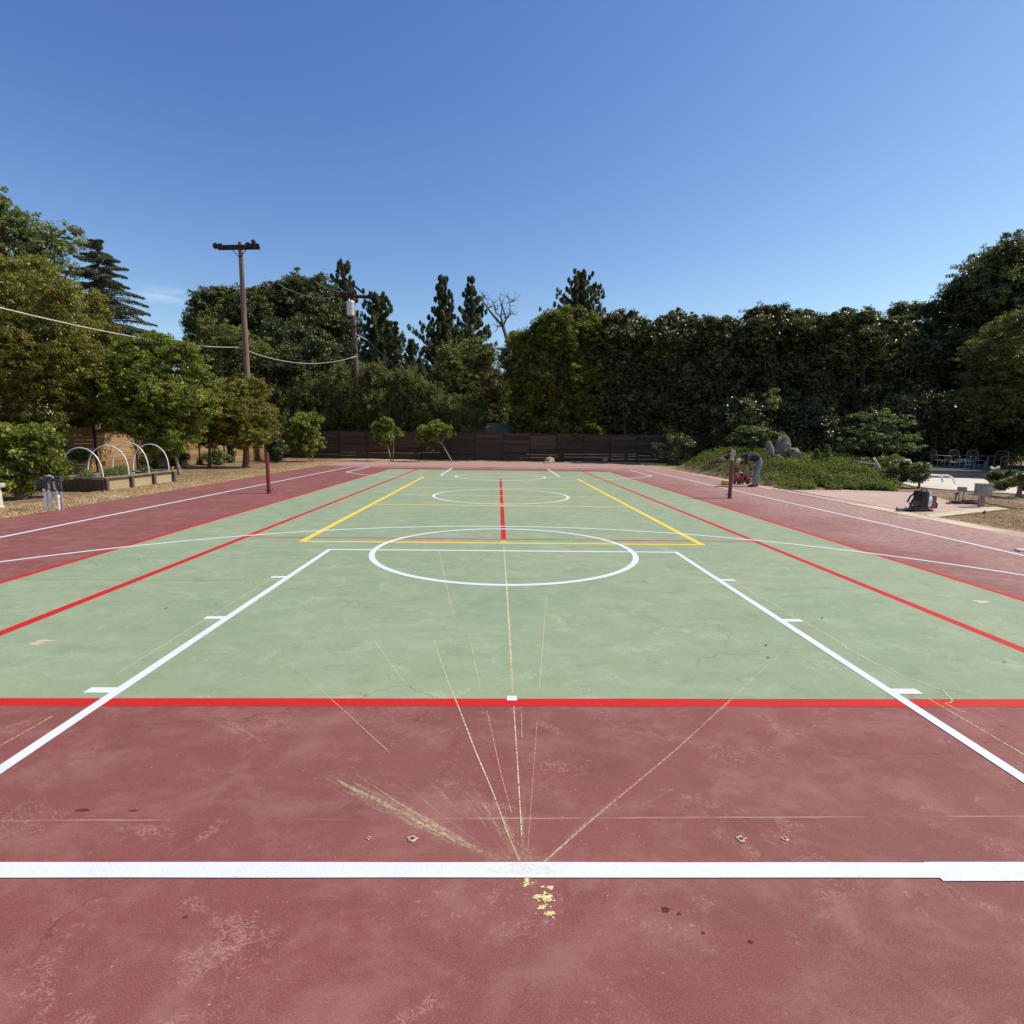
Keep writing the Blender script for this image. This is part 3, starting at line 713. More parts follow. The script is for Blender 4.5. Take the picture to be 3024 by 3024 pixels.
# old anchor holes with chipped edges
M_CHIP=simple('chipped_concrete',(.46,.30,.24),.9,0,.4,60)
M_HOLE=simple('hole_dark',(.02,.014,.012),.9)
for i,(a,b,s_,lab) in enumerate(((1218,2478,1,'dark anchor hole with a pale rim nearest the chalk fan, left side'),(1088,2476,.55,'small chipped anchor hole, furthest left of the four near the white baseline'),(2189,2479,1.0,'chipped anchor hole with the widest pale splash, right of the chalk fan'),(2318,2478,.8,'chipped anchor hole furthest right of the four near the white baseline'))):
    cx,cyy=gp(a,b)
    e=empty('anchor_hole',(cx,cyy,0),0,lab,'hole','old anchor holes in the red surface')
    rs=random.Random(i); mb=MB(); n=22
    ro=[.0145*s_*rs.uniform(.7,1.5) for _ in range(n)]
    ri=[.0078*s_]*n
    vv=[(ro[k]*1.2*math.cos(2*PI*k/n),ro[k]*math.sin(2*PI*k/n),.0035) for k in range(n)]+[(ri[k]*math.cos(2*PI*k/n),ri[k]*math.sin(2*PI*k/n),.0042) for k in range(n)]
    mb.add(vv,[(k,(k+1)%n,n+(k+1)%n,n+k) for k in range(n)]); mb.build('chipped_rim',M_CHIP,e)
    mb=MB(); mb.add([(ri[0]*math.cos(2*PI*k/n),ri[0]*math.sin(2*PI*k/n),.0030) for k in range(n)],[tuple(range(n))]); mb.build('bore',M_HOLE,e)
# dry leaves on the paint
def curl_leaf(mb,s_,seed):
    rs=random.Random(seed); n=7
    for i in range(n):
        pass
    vs=[]
    for i in range(n):
        u=i/(n-1); wd=.35*s_*math.sin(PI*min(.97,u+.03)); 
        for k in (-1,0,1): vs.append(((u-.5)*s_,k*wd*.8,.002+.05*s_*abs(k)+.08*s_*math.sin(u*PI)))
    mb.add(vs,[(3*i+k,3*i+k+1,3*i+k+4,3*i+k+3) for i in range(n-1) for k in(0,1)],.3)
lf=None
for i,(a,b) in enumerate(((492,1798),(2263,1907),(2268,1944),(2428,1827),(2966,1957),(1902,1719))):
    x,y=gp(a,b)
    if lf is None:
        mb=MB(); curl_leaf(mb,.05,3); lf=mb.build('dry_leaf',simple('dead_leaf',(.07,.05,.035),.8)); o=lf
        tag(o,'small dark dry leaf lying alone on the painted court','leaf','dry leaves lying on the court')
    else:
        o=lf.copy(); C.objects.link(o)
    o.location=(x,y,.006); o.rotation_euler=(0,0,i*1.3); s_=.6; o.scale=(s_,s_,s_)

# ------------------------------------------------------------------ net posts
x,y=-6.42,.10
e=empty('net_post',(x,y,0),0,'plain maroon net post on the left side of the court','net post','net posts either side of the court')
mb=MB(); mb.lathe((0,0,0),[(.050,0),(.050,1.10),(.047,1.125),(.02,1.13)],20); build_s(mb,'tube',M_MAROON,e)
mb=MB(); mb.lathe((0,0,0),[(.075,0),(.075,.012),(.055,.016)],20); build_s(mb,'base_flange',M_MAROON,e); mb=MB(); mb.tube([(.045,0,.10),(-.045,0,.095)],.012,6); mb.tube([(.05,0,.10),(.10,-.01,.10),(.11,-.01,.14)],.010,6); mb.tube([(-.05,0,.09),(-.085,0,.10)],.012,6); build_s(mb,'base_hook',M_MAROON,e)
x,y=6.45,.12
e=empty('net_post',(x,y,0),0,'taller maroon net post with a bare grey winch head, right side of the court','net post','net posts either side of the court')
mb=MB(); mb.lathe((0,0,0),[(.052,0),(.052,1.06),(.050,1.07)],20); build_s(mb,'tube',M_MAROON,e)
mb=MB(); mb.lathe((0,0,1.072),[(.046,0),(.046,.24),(.050,.25),(.050,.28),(.03,.285)],18); mb.box((.055,-.01,1.27),(.04,.06,.16),bev=.008); mb.box((-.05,0,1.26),(.05,.05,.06),bev=.008); mb.tube([(-.02,0,1.35),(-.02,0,1.42)],.012,6); build_s(mb,'winch_head',M_GREYM,e)
mb=MB(); mb.lathe((0,0,0),[(.078,0),(.078,.012),(.056,.016)],20); build_s(mb,'base_flange',M_MAROON,e); mb=MB(); mb.tube([(-.05,0,.11),(-.10,-.01,.11)],.010,6); mb.ball((-.10,-.01,.11),(.022,.022,.022),1); build_s(mb,'base_hook',M_MAROON,e)
mb=MB(); mb.tube([(.08,0,1.20),(.10,.0,1.15),(.09,0,1.0),(.08,0,.80)],.014,6); build_s(mb,'strap',M_BLACKP,e)

# ------------------------------------------------------------------ fences
def fence(label,A,B,bays,height,seed,mat,cap=False,group=None):
    A=Vector(A);B=Vector(B); d=(B-A); L=d.length; rz=math.atan2(d.y,d.x); bay=L/bays
    root=empty('board_fence',(A.x,A.y,ground_z(*A)),rz,label,'fence',group)
    rs=random.Random(seed); protos=[]
    for k in range(5):
        mb=MB(); z=.04; 
        while z<height-.05:
            bh=rs.choice([.14,.19,.19,.24]); bh=min(bh,height-z)
            mb.box((bay/2,rs.uniform(-.006,.006),z+bh/2-.004),(bay-.075,.022,bh-.010),tint=rs.random()); z+=bh
        protos.append(mb.build('panel',mat,root) if k==0 else None)
        if k: protos[k]=mb.build('panel',mat,root)
    pb=MB(); pb.box((0,0,height/2+.02),(.07,.07,height+.06),bev=.006); post=pb.build('post',M_DARKM,root)
    for i in range(bays):
        if i<5: o=protos[i]
        else:
            o=protos[i%5].copy(); C.objects.link(o); o.parent=root
        o.location=(i*bay,0,rs.uniform(-.015,.015))
    for i in range(1,bays+1):
        o=post.copy(); C.objects.link(o); o.parent=root; o.location=(i*bay,-.015,0); o.rotation_euler=(rs.uniform(-.012,.012),rs.uniform(-.012,.012),0)
    return root
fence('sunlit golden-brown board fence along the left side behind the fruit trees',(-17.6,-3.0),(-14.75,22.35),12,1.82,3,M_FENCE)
fence('shaded dark board fence across the far end of the court',(-14.6,22.5),(15.0,22.5),16,1.86,9,M_FENCE_SHADE)

# grey block wall beyond the back fence
p=at(1400,1248,27); q_=at(1510,1248,27)
mb=MB(); 
for k in range(3): mb.box((p.x-1.5+k*2.2,27,p.z/2),(2.18,.2,p.z),tint=.5)
tag(mb.build('block_wall',M_GREYC),'plain grey block wall rising above the dark back fence','wall')

# ------------------------------------------------------------------ utility poles
def insul(mb,c,s_=1.0):
    mb.lathe(c,[(.03*s_,0),(.10*s_,.02),(.11*s_,.07*s_),(.05*s_,.10*s_),(.09*s_,.13*s_),(.09*s_,.18*s_),(.03*s_,.22*s_)],12)
YP=20.0
tp=at(709,716,YP)
e=empty('utility_pole',(tp.x,YP,0),0,'tall bare wooden utility pole with one heavy crossarm, on the left','utility pole','wooden utility poles')
mb=MB(); mb.tube([(0,0,-.2),(.02,0,tp.z*.5),(0,0,tp.z)],[.22,.17,.12],14,tint=.9); build_s(mb,'pole',M_POLE,e)
aL=at(648,733,YP).x-tp.x; aR=at(770,733,YP).x-tp.x; az=at(709,733,YP).z
mb=MB(); mb.box(((aL+aR)/2,-.16,az),(aR-aL,.14,.26),bev=.01,M3=Matrix.Rotation(R(-2.0),3,'Y')); mb.build('crossarm',M_ARM,e)
mb=MB(); 
for s in(-1,1): mb.tube([(s*.42,-.18,az-.12),(s*.05,-.16,az-.55)],.022,6)
mb.build('brace',M_ARM,e)
for dx,dz,kind in((aL-.10,.02,'ring'),(aL+.18,.0,'ring'),(aR-.65,.10,'ring'),(aR-.35,.12,'pin'),(aR-.12,.05,'ring')):
    mb=MB()
    if kind=='ring': 
        c=Vector((dx,-.22,az+dz)); mb.tube([c+Vector((.13*math.cos(t),-.03,.13*math.sin(t))) for t in np.linspace(0,2*PI,15)],.05,6,False); mb.ball(c,(.10,.12,.10),1)
    else: insul(mb,(dx,-.16,az+dz),1.5)
    build_s(mb,'insulator',M_PORC,e)
mb=MB(); mb.tube([(.13,-.08,az-.2),(.17,-.1,az-1.2),(.15,-.1,az-3.2),(.24,-.1,az-3.6)],.012,5); mb.build('ground_wire',M_WIRE,e)
Y2=24.5
tp2=at(1040,834,Y2)
e2=empty('utility_pole',(tp2.x,Y2,0),0,'utility pole with white transformer and several crossarms, in front of the pines','utility pole','wooden utility poles')
bx=at(1062,1300,Y2).x-tp2.x
mb=MB(); mb.tube([(bx*.9,0,-.2),(bx*.5,0,tp2.z*.5),(0,0,tp2.z)],[.20,.17,.12],14,tint=.4); build_s(mb,'pole',M_POLE,e2)
for (pa,pb,ya,yb,th,dep,nm) in ((1022,1070,826,862,.16,-.9,'crossarm'),(992,1099,874,879,.22,0,'crossarm'),(1014,1072,963,965,.14,0,'crossarm'),(1023,1052,1040,1043,.12,0,'crossarm')):
    A_=at(pa,ya,Y2); B_=at(pb,yb,Y2); mb=MB(); A_=A_-Vector((tp2.x,Y2,0)); B_=B_-Vector((tp2.x,Y2,0)); A_.y+=dep*.7-.15; B_.y-=dep*.7+.15
    mb.tube([A_,B_],th*.55,4,tint=.5); mb.build(nm,M_ARM,e2)
    for k in ((0.02,.5,.97) if th>.15 else (.05,.95)):
        m2=MB(); insul(m2,A_.lerp(B_,k)+Vector((0,0,th*.4)),1.2); build_s(m2,'insulator',M_PORC,e2)
z1,z2=at(1041,937,Y2).z,at(1041,893,Y2).z; xc=at(1041,915,Y2).x-tp2.x
mb=MB(); mb.lathe((xc-.02,-.42,z1),[(.20,0),(.24,.03),(.26,.10),(.26,z2-z1-.12),(.27,z2-z1-.10),(.24,z2-z1-.02),(.10,z2-z1)],22); mb.tube([(xc-.1,-.42,z2-z1+z1-.02),(xc-.1,-.42,z2+.14)],.05,8); build_s(mb,'transformer',M_TRANSF,e2)
mb=MB(); mb.tube([at(1048,985,Y2)-Vector((tp2.x,Y2,0)),at(1085,1005,Y2)-Vector((tp2.x,Y2+.1,0))],.05,6); mb.build('cable_clamp',M_CABLE,e2)
# wires
def cable(pts,rad,name,label,mat,sag=0):
    P=[]
    for i in range(len(pts)-1):
        a,b=Vector(pts[i]),Vector(pts[i+1]); n=14
        for k in range(n): 
            u=k/n; P.append(a.lerp(b,u)-Vector((0,0,sag*4*u*(1-u))))
    P.append(Vector(pts[-1])); mb=MB(); mb.tube(P,rad,6)
    return tag(mb.build(name,mat,None,True),label,'cable')
a0=at(-420,800,-4.0); a1=at(703,1025,YP-.25); a2=at(1052,1052,Y2-.2)
cable([a0,a1],.020,'overhead_cable','thick pale cable sagging from the left edge to the tall bare pole',M_CABLE,.40)
cable([a1,a2],.026,'overhead_cable','thick pale cable sagging between the two utility poles',M_CABLE,.72)
cable([at(818,836,33),at(1010,875,Y2)],.018,'overhead_wire','thin wire rising from the middle crossarm over the dark round tree',M_CABLE,.5)
cable([at(925,828,36),at(1025,862,Y2)],.016,'overhead_wire','thin wire reaching the topmost crossarm from the left',M_CABLE,.25)
cable([at(705,742,YP),at(560,905,60)],.012,'overhead_wire','fine wire leaving the tall bare pole toward the trees behind',M_WIRE,.2) if False else None
cable([at(690,1085,YP+2),at(930,1062,Y2)],.018,'overhead_wire','low dark wire below the pale cable between the poles',M_WIRE,.1)
cable([at(1085,1005,Y2),at(1260,1155,Y2+10)],.022,'overhead_wire','wire sloping down to the right from the transformer pole',M_WIRE,.15)

# ------------------------------------------------------------------ raised garden bed with hoops
BX0,BX1,BY0,BY1=-12.25,-11.05,.35,3.55
bed=empty('raised_bed',((BX0+BX1)/2,(BY0+BY1)/2,-.03),0,'long timber raised garden bed beside the court','garden bed')
cxb,cyb=(BX0+BX1)/2,(BY0+BY1)/2; hb=.37
for s in(-1,1):
    mb=MB()
    for k in range(2): mb.box((s*(BX1-BX0)/2,0,.10+.160*k),(.04,BY1-BY0,.160 if k else .158),tint=.9-.2*k)
    mb.build('side_board',M_BED,bed)
for s in(-1,1):
    mb=MB()
    for k in range(2): mb.box((0,s*(BY1-BY0)/2,.10+.160*k),(BX1-BX0-.05,.04,.160 if k else .158),tint=.2+.2*k)
    mb.build('end_board',M_BEDD,bed)
mb=MB()
for s in(-1,1):
    mb.box((s*((BX1-BX0)/2+.03),0,hb+.018),(.15,BY1-BY0+.2,.035)); mb.box((0,s*((BY1-BY0)/2+.02),hb+.019),(BX1-BX0-.095,.14,.033))
mb.build('rim',simple('grey_rim_timber',(.20,.17,.14),.8),bed)
for s in(-1,1):
    for k in range(4):
        yy=-(BY1-BY0)/2+.02+(BY1-BY0-.04)*k/3
        mb=MB(); mb.box((s*((BX1-BX0)/2+.062),yy,.18),(.08,.10,.36)); mb.build('post',M_BEDD,bed)
mb=MB(); vs=[];
for j in range(13):
    for i in range(7): vs.append((-.56+1.12*i/6,-1.55+3.1*j/12,.29+random.uniform(-.02,.03)))
mb.add(vs,[(j*7+i,j*7+i+1,(j+1)*7+i+1,(j+1)*7+i) for j in range(12) for i in range(6)]); mb.build('soil',simple('dark_soil',(.12,.08,.05),.95,0,.4,14),bed)
hoopy=[.42,1.42,2.42,3.42]
for i,(yy,hh,lab) in enumerate(zip(hoopy,(.84,.88,.96,.90),('nearest white hoop arching over the raised bed','second white hoop from the near end of the raised bed','tallest white hoop, third from the near end of the raised bed','farthest white hoop over the raised bed, by the terracotta pot'))):
    mb=MB(); n=26; P=[]
    w_=.57
    for k in range(n+1):
        a=PI*k/n; P.append((w_*math.cos(a)*(1+.04*math.sin(a)),.03*math.sin(a)*((i%2)*2-1),hh*max(0,math.sin(a))**.82))
    mb.tube(P,.0165,8); o=build_s(mb,'hoop',M_PVC); o.location=(cxb,yy,hb-.03); o.rotation_euler=(0,0,(-.05,.06,-.04,.03)[i]); tag(o,lab,'hoop','white hoops over the raised bed')
mb=MB(); mb.lathe((0,0,0),[(.045,0),(.06,.09),(.068,.09),(.068,.12),(.058,.12),(.05,.10)],16); o=build_s(mb,'terracotta_pot',M_TERRA); o.location=(BX1+.02,BY1-.02,hb+.008); tag(o,'small terracotta pot on the far corner of the raised bed','pot')
rng=np.random.default_rng(5)
for i,(x,y,s_,lab) in enumerate(((-11.95,.95,.22,'grey-green herb nearest the front of the raised bed'),(-11.55,1.35,.24,'bushy herb between the first two white hoops'),(-11.75,2.1,.28,'tallest pale herb in the middle of the raised bed'),(-11.45,2.9,.2,'low herb by the far white hoops'))):
    m=1400; d=rdir(m); d[:,2]=np.abs(d[:,2])*1.3; P=d*s_*(rng.random(m)**.5)[:,None]
    o=leaf_mesh('bed_plant',P,rng.normal(size=(m,3)),d+np.array([0,0,.5]),.07,.02,rng.uniform(.2,.9,m),L_ASH); o.location=(x,y,.28); tag(o,lab,'plant','herbs growing in the raised bed')

# ------------------------------------------------------------------ irrigation valve manifold
e=empty('valve_manifold',(-9.30,-3.50,-.02),R(4),'white pipes topped with black irrigation valves at the left edge of the court','irrigation valves')
for i,(dx,rd,hh) in enumerate(((-.21,.030,.46),(-.12,.030,.44),(.03,.030,.48))):
    mb=MB(); mb.lathe((dx,0,0),[(rd,0),(rd,hh),],14); mb.lathe((dx,0,.20+.03*i),[(rd*1.4,0),(rd*1.4,.07)],14); mb.lathe((dx,0,hh-.05),[(rd*1.35,0),(rd*1.35,.05)],14); build_s(mb,'white_pipe',M_PVC,e)
mb=MB(); mb.lathe((.085,.02,0),[(.022,0),(.022,.62)],12); build_s(mb,'grey_pipe',M_GREYM,e)
mb=MB()
mb.tube([(-.38,0,.42),(-.10,0,.425),(.12,0,.43)],.028,10)
build_s(mb,'manifold_pipe',M_BLACKP,e)
for i,dx in enumerate((-.16,-.06,.05,.12)):
    mb=MB(); mb.lathe((dx,-.02,.44),[(.02,0),(.028,.06),(.022,.09),(.022,.16),(.05,.18),(.05,.22),(.025,.24),(.025,.28)],14); mb.box((dx,-.02,.70),(.06,.07,.04),bev=.008); mb.tube([(dx,0,.70),(dx-.05,.03,.75),(dx-.12,.05,.70)],.006,5); build_s(mb,'valve',simple('valve_plastic',(.05,.05,.055),.35),e)
mb=MB(); mb.box((-.29,.04,.54),(.17,.10,.20),bev=.03); build_s(mb,'valve_box',M_BLACKP,e)
mb=MB(); mb.tube([(-.02,0,.45),(-.02,0,.70),(-.10,0,.73),(-.22,.02,.70)],.016,8); mb.tube([(.07,0,.45),(.07,0,.68)],.014,8); build_s(mb,'union',M_WHITEP,e)

# pale stool-like pedestal cut by the left edge
x,y=gp(2,1494)
mb=MB(); mb.lathe((0,0,0),[(.10,0),(.09,.04),(.075,.08),(.07,.42),(.14,.44),(.15,.50),(.13,.52)],18); o=build_s(mb,'pedestal',simple('pale_stone',(.50,.45,.35),.8)); o.location=(x-.04,y,-.03); tag(o,'pale stone pedestal cut by the left edge of the photo','pedestal')

# ------------------------------------------------------------------ trees: left side
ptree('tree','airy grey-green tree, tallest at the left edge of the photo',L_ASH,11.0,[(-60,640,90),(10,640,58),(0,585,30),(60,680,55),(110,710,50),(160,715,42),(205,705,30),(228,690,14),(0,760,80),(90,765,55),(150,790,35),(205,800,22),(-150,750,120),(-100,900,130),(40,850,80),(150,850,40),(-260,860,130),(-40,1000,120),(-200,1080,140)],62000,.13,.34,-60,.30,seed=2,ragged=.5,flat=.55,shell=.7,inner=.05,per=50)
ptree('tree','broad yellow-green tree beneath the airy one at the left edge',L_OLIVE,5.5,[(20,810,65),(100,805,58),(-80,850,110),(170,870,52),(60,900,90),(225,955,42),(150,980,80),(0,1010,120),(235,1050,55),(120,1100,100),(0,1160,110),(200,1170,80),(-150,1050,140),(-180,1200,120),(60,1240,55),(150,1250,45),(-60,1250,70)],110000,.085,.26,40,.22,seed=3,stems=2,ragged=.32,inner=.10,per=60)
ptree('tree','dense yellow-green tree overlapping the foot of the cedar',L_OLIVE,8.0,[(255,905,46),(205,950,60),(285,985,52),(300,1070,65),(330,1140,60),(265,1180,75),(330,1225,50),(240,1240,55),(190,1100,70)],52000,.085,.26,230,.14,seed=4,stems=2,inner=.10,per=60,ragged=.32)
tree('shrub','glossy round citrus bush by the white valve pipes','shrub',L_CITRUS,-110,186,1258,1452,-1.6,17000,.085,.16,'round',11,.12,seed=5,base_px=52,inner=.15,aspect=.42,per=40,size=.5)
G_='fruit trees along the left fence'
ptree('tree','bright citrus tree with a thin pale trunk beside the raised bed',L_CITRUS,6.9,[(395,1050,58),(470,1035,55),(540,1050,52),(585,1120,50),(450,1130,85),(375,1150,70),(520,1180,80),(590,1200,48),(420,1240,70),(500,1280,50),(560,1270,40),(365,1225,50),(520,1325,25),(450,1310,30)],60000,.085,.22,528,.07,M_BARKP,seed=6,group=G_,inner=.12,per=50,ragged=.32,lit=.06)
ptree('tree','shorter dense citrus tree between the raised bed and the brown trunk',L_OLIVE,11.5,[(620,1180,42),(598,1240,48),(640,1250,40),(612,1290,32),(650,1200,34),(655,1300,18)],26000,.085,.20,618,.07,seed=7,group=G_,inner=.12,per=45,ragged=.3)
ptree('tree','citrus tree on a thick brown trunk left of the bare net post',L_OLIVE,12.2,[(700,1160,42),(750,1155,42),(688,1215,50),(760,1225,50),(730,1275,45),(790,1245,30),(712,1308,22),(768,1295,24),(672,1265,28)],38000,.08,.20,727,.17,M_BARKR,seed=8,group=G_,inner=.12,per=45,ragged=.3,lit=.03)
# fence-side weeds
for i,(a,b,t_,Y,lab) in enumerate(((60,240,1300,5.5,'dark straggly shrub against the fence behind the citrus bush'),(300,400,1270,9.5,'shrub of thin stems behind the tallest white hoop'),(380,520,1300,10.5,'low shrub behind the farthest white hoop'),(602,680,1330,14.0,'brown-green weeds at the foot of the left fence'),(780,850,1290,17,'ragged shrub where the two fences meet'))):
    tree('shrub',lab,'shrub',L_DARK if i in(0,4) else L_ASH,a,b,t_,1400,Y,6500,.08,.18,'round',7,.03,seed=20+i,inner=.1,per=30,ragged=.4,stems=2)
for i,(a,b,t_,Y,n_,lab) in enumerate(((425,560,1285,12.0,9000,'dark climbing shrub on the left fence behind the bright citrus tree'),(575,648,1292,15.2,7000,'dark creeper column on the left fence, left of the brown trunk'),(655,700,1300,16.5,5000,'dark creeper mass on the left fence just left of the brown trunk'),(782,835,1250,19.5,8000,'tall dark shrub hiding the corner where the fences meet'),(-40,70,1290,4.0,6000,'dark shrub against the fence at the left edge of the photo'))):
    tree('shrub',lab,'shrub',L_HEDGE,a,b,t_,1400,Y,n_,.08,.16,'column',8,.04,seed=120+i,inner=.25,per=30,ragged=.45,stems=2,lit=-.1,depth=.35)
# small citrus trees before the back fence
tree('citrus_tree','round bright green citrus tree, first of three at the back fence','tree',L_CITRUS,842,962,1222,1345,19.0,13000,.10,.17,'round',10,.055,M_BARKP,seed=31,base_px=925,group='small citrus trees by the back fence',stems=2,spread=.12,per=36,inner=.14,lit=.1)
tree('citrus_tree','upright two-lobed citrus tree with a forked pale trunk, second at the back fence','tree',L_CITRUS,1092,1190,1234,1312,20.3,8500,.10,.16,'round',8,.05,M_BARKP,seed=32,base_px=1158,group='small citrus trees by the back fence',stems=3,spread=.10,per=36,inner=.1,lit=.1,size=.5)
def lean_tree():
    Y=20.3; b=at(1334,1352,Y); f=at(1306,1312,Y)
    t=empty('citrus_tree',(b.x,Y,0),0,'citrus tree leaning left on a slanted pale trunk, third at the back fence','tree','small citrus trees by the back fence')
    f=f-Vector((b.x,Y,0)); mb=MB(); mb.tube([(0,0,-.1),(0,0,.05),f,f+Vector((-.35,0,.45))],[.055,.05,.038,.02],8); mb.tube([f,f+Vector((-.7,.1,.3))],[.03,.012],6); mb.tube([f,f+Vector((.1,-.1,.5))],[.03,.012],6); mb.build('trunk',M_BARKP,t,True)
    L=[]
    for (a,c,r_) in((1250,1272,.42),(1290,1258,.45),(1318,1268,.35),(1245,1300,.35),(1280,1295,.40),(1320,1285,.25),(1270,1325,.22),(1340,1280,.14)):
        p=at(a,c,Y)-Vector((b.x,Y,0)); L.append(((p.x,p.y+random.uniform(-.3,.3),p.z),(r_,r_,r_*.8)))
    crown('crown',t,L_CITRUS,L,9000,.10,.16,33,per=36,inner=.08,lit=.12)
lean_tree()

# ------------------------------------------------------------------ trees: behind the left and back fences
conifer('cedar_tree','tall layered cedar with drooping tips behind the yellow-green trees',L_CEDAR,284,700,33,190,1090,120000,'cedar',3,leaf=.20,levels=30,profile=lambda u:(1-u)**.75*.96+.05)
ptree('tree','flat-topped dark tree immediately behind the tall bare pole',L_DARK,36,[(600,900,36),(585,955,40),(640,885,40),(690,882,36),(762,872,30),(740,920,50),(650,960,60),(700,1000,60),(590,1020,40),(785,925,30),(780,1010,50)],60000,.17,.42,690,.35,seed=41,inner=.12,ragged=.3)
ptree('tree','big round-headed dark tree right of the tall bare pole',L_DARK,38,[(828,865,40),(880,850,44),(940,858,42),(975,895,34),(850,930,55),(920,930,65),(985,960,38),(870,990,55),(945,1020,50),(992,1050,30),(808,905,28)],68000,.17,.42,900,.4,seed=42,inner=.12,ragged=.3)
ptree('tree','lower olive-green tree in front of the dark round ones',L_PEPPER,27,[(640,1000,50),(600,1045,42),(700,1005,48),(760,1050,50),(640,1090,70),(720,1110,70),(790,1130,50),(620,1170,70),(700,1200,70),(780,1210,60),(610,1250,50),(690,1280,50),(850,1200,50)],66000,.13,.36,680,.3,seed=43,inner=.14,ragged=.35,lit=.04)
ptree('tree','wide dark tree below the big round-headed one',L_DARK,28,[(820,995,45),(880,1000,55),(940,1035,50),(830,1080,70),(910,1100,80),(980,1100,42),(850,1170,70),(940,1190,70),(1000,1180,50),(900,1260,70)],60000,.14,.38,900,.3,seed=44,inner=.15,ragged=.3,lit=-.03)
conifer('pine_tree','slim pine standing behind the transformer pole',L_PINE,1012,786,42,58,1120,26000,'pine',5,leaf=.30,levels=18,profile=lambda u:.25+.75*(1-u)**.7)
conifer('pine_tree','dark cypress-shaped pine right of the transformer pole',L_PINE,1118,880,38,64,1180,50000,'pine',6,leaf=.26,levels=20,profile=lambda u:min(1,.22+.95*(1-u)**.6))
conifer('pine_tree','short pointed dark conifer between the pole and the gap of sky',L_PINE,1168,948,36,50,1200,36000,'spruce',7,leaf=.24,levels=18)
conifer('pine_tree','low dark conifer at the foot of the gap of sky',L_PINE,1215,1010,38,48,1230,24000,'pine',8,leaf=.24,levels=14)
conifer('pine_tree','broad tall pine left of the dead tree',L_PINE,1308,820,42,105,1210,76000,'pine',9,leaf=.28,levels=26,profile=lambda u:.10+.55*(1-u)+(.38 if u<.48 else 0))
conifer('pine_tree','tall pine with a thin bare leader beside the dead tree',L_PINE,1393,824,44,88,1210,54000,'pine',10,leaf=.28,levels=22,profile=lambda u:.05+1.0*(1-u)**1.0)
conifer('pine_tree','pine showing its top above the bright tree in the middle',L_PINE,1715,812,46,95,1100,46000,'pine',12,leaf=.30,levels=20,profile=lambda u:.08+1.1*(1-u)**.8)
ptree('tree','sparse grey-green tree around the foot of the dead tree',L_PEPPER,29,[(1330,1060,42),(1380,1045,46),(1430,1050,42),(1310,1120,45),(1370,1130,60),(1440,1120,50),(1480,1150,40),(1330,1190,50),(1400,1210,60),(1460,1230,55),(1280,1170,35)],46000,.13,.32,1390,.2,seed=46,inner=.12,ragged=.4,lit=-.08)
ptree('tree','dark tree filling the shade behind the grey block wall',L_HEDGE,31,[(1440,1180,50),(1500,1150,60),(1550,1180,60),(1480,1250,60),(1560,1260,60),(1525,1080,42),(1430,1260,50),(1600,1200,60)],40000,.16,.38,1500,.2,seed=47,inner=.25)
ptree('tree','small bright tree peeping over just right of the dead trunk',L_HEDGEY,33,[(1520,1005,26),(1552,1030,34),(1500,1055,28),(1540,1090,40),(1580,1060,30)],18000,.15,.32,1535,.14,seed=48,inner=.12)
for i,(L,Y,bp,lab) in enumerate((
 ([(830,1185,42),(900,1168,46),(960,1158,42),(850,1255,55),(930,1255,60),(990,1240,50),(820,1290,36)],24.3,890,'weeping shrub with hanging strands right of the corner of the fences'),
 ([(1008,1118,40),(1060,1118,42),(1110,1110,40),(1030,1190,55),(1100,1190,60),(1060,1260,60),(1130,1260,45),(1010,1290,40)],24.8,1070,'arching shrub at the foot of the transformer pole'),
 ([(1160,1130,40),(1212,1128,42),(1262,1158,40),(1180,1210,55),(1240,1230,55),(1300,1200,38),(1210,1285,50),(1290,1270,42)],24.4,1225,'rounded drooping shrub behind the second small citrus tree'),
 ([(1330,1218,36),(1368,1238,30),(1340,1290,40),(1382,1288,24)],24.0,1350,'lower drooping shrub left of the grey block wall'))):
    ptree('shrub',lab,L_PEPPER,Y,L,(46000,46000,46000,22000)[i],.15,.30,bp,.10,seed=50+i,cat='shrub',inner=.22,droop=1.6,aspect=.26,flat=1.3,ragged=.35,group='drooping shrubs behind the back fence',stems=3,lit=-.04,depth=.7)

def treeline():
    rg=np.random.default_rng(99); L=[]
    for px in range(430,3100,50):
        Y=46+rg.uniform(-3,3); p=at(px,(1195 if px<1500 else 1010 if px>1600 else 1080)+rg.uniform(-35,30),Y); k=9 if px>1500 else 4
        for q in range(k): L.append(((p.x+rg.uniform(-.8,.8),Y,p.z*(q+.6)/k),(2.3,2.0,p.z*.6/k+.9)))
    o=crown('distant_trees',None,L_DARK,L,190000,.34,.6,99,per=50,inner=.6,shell=.8)
    tag(o,'dark mass of distant trees closing the view behind the garden trees','trees',kind='stuff')
treeline()
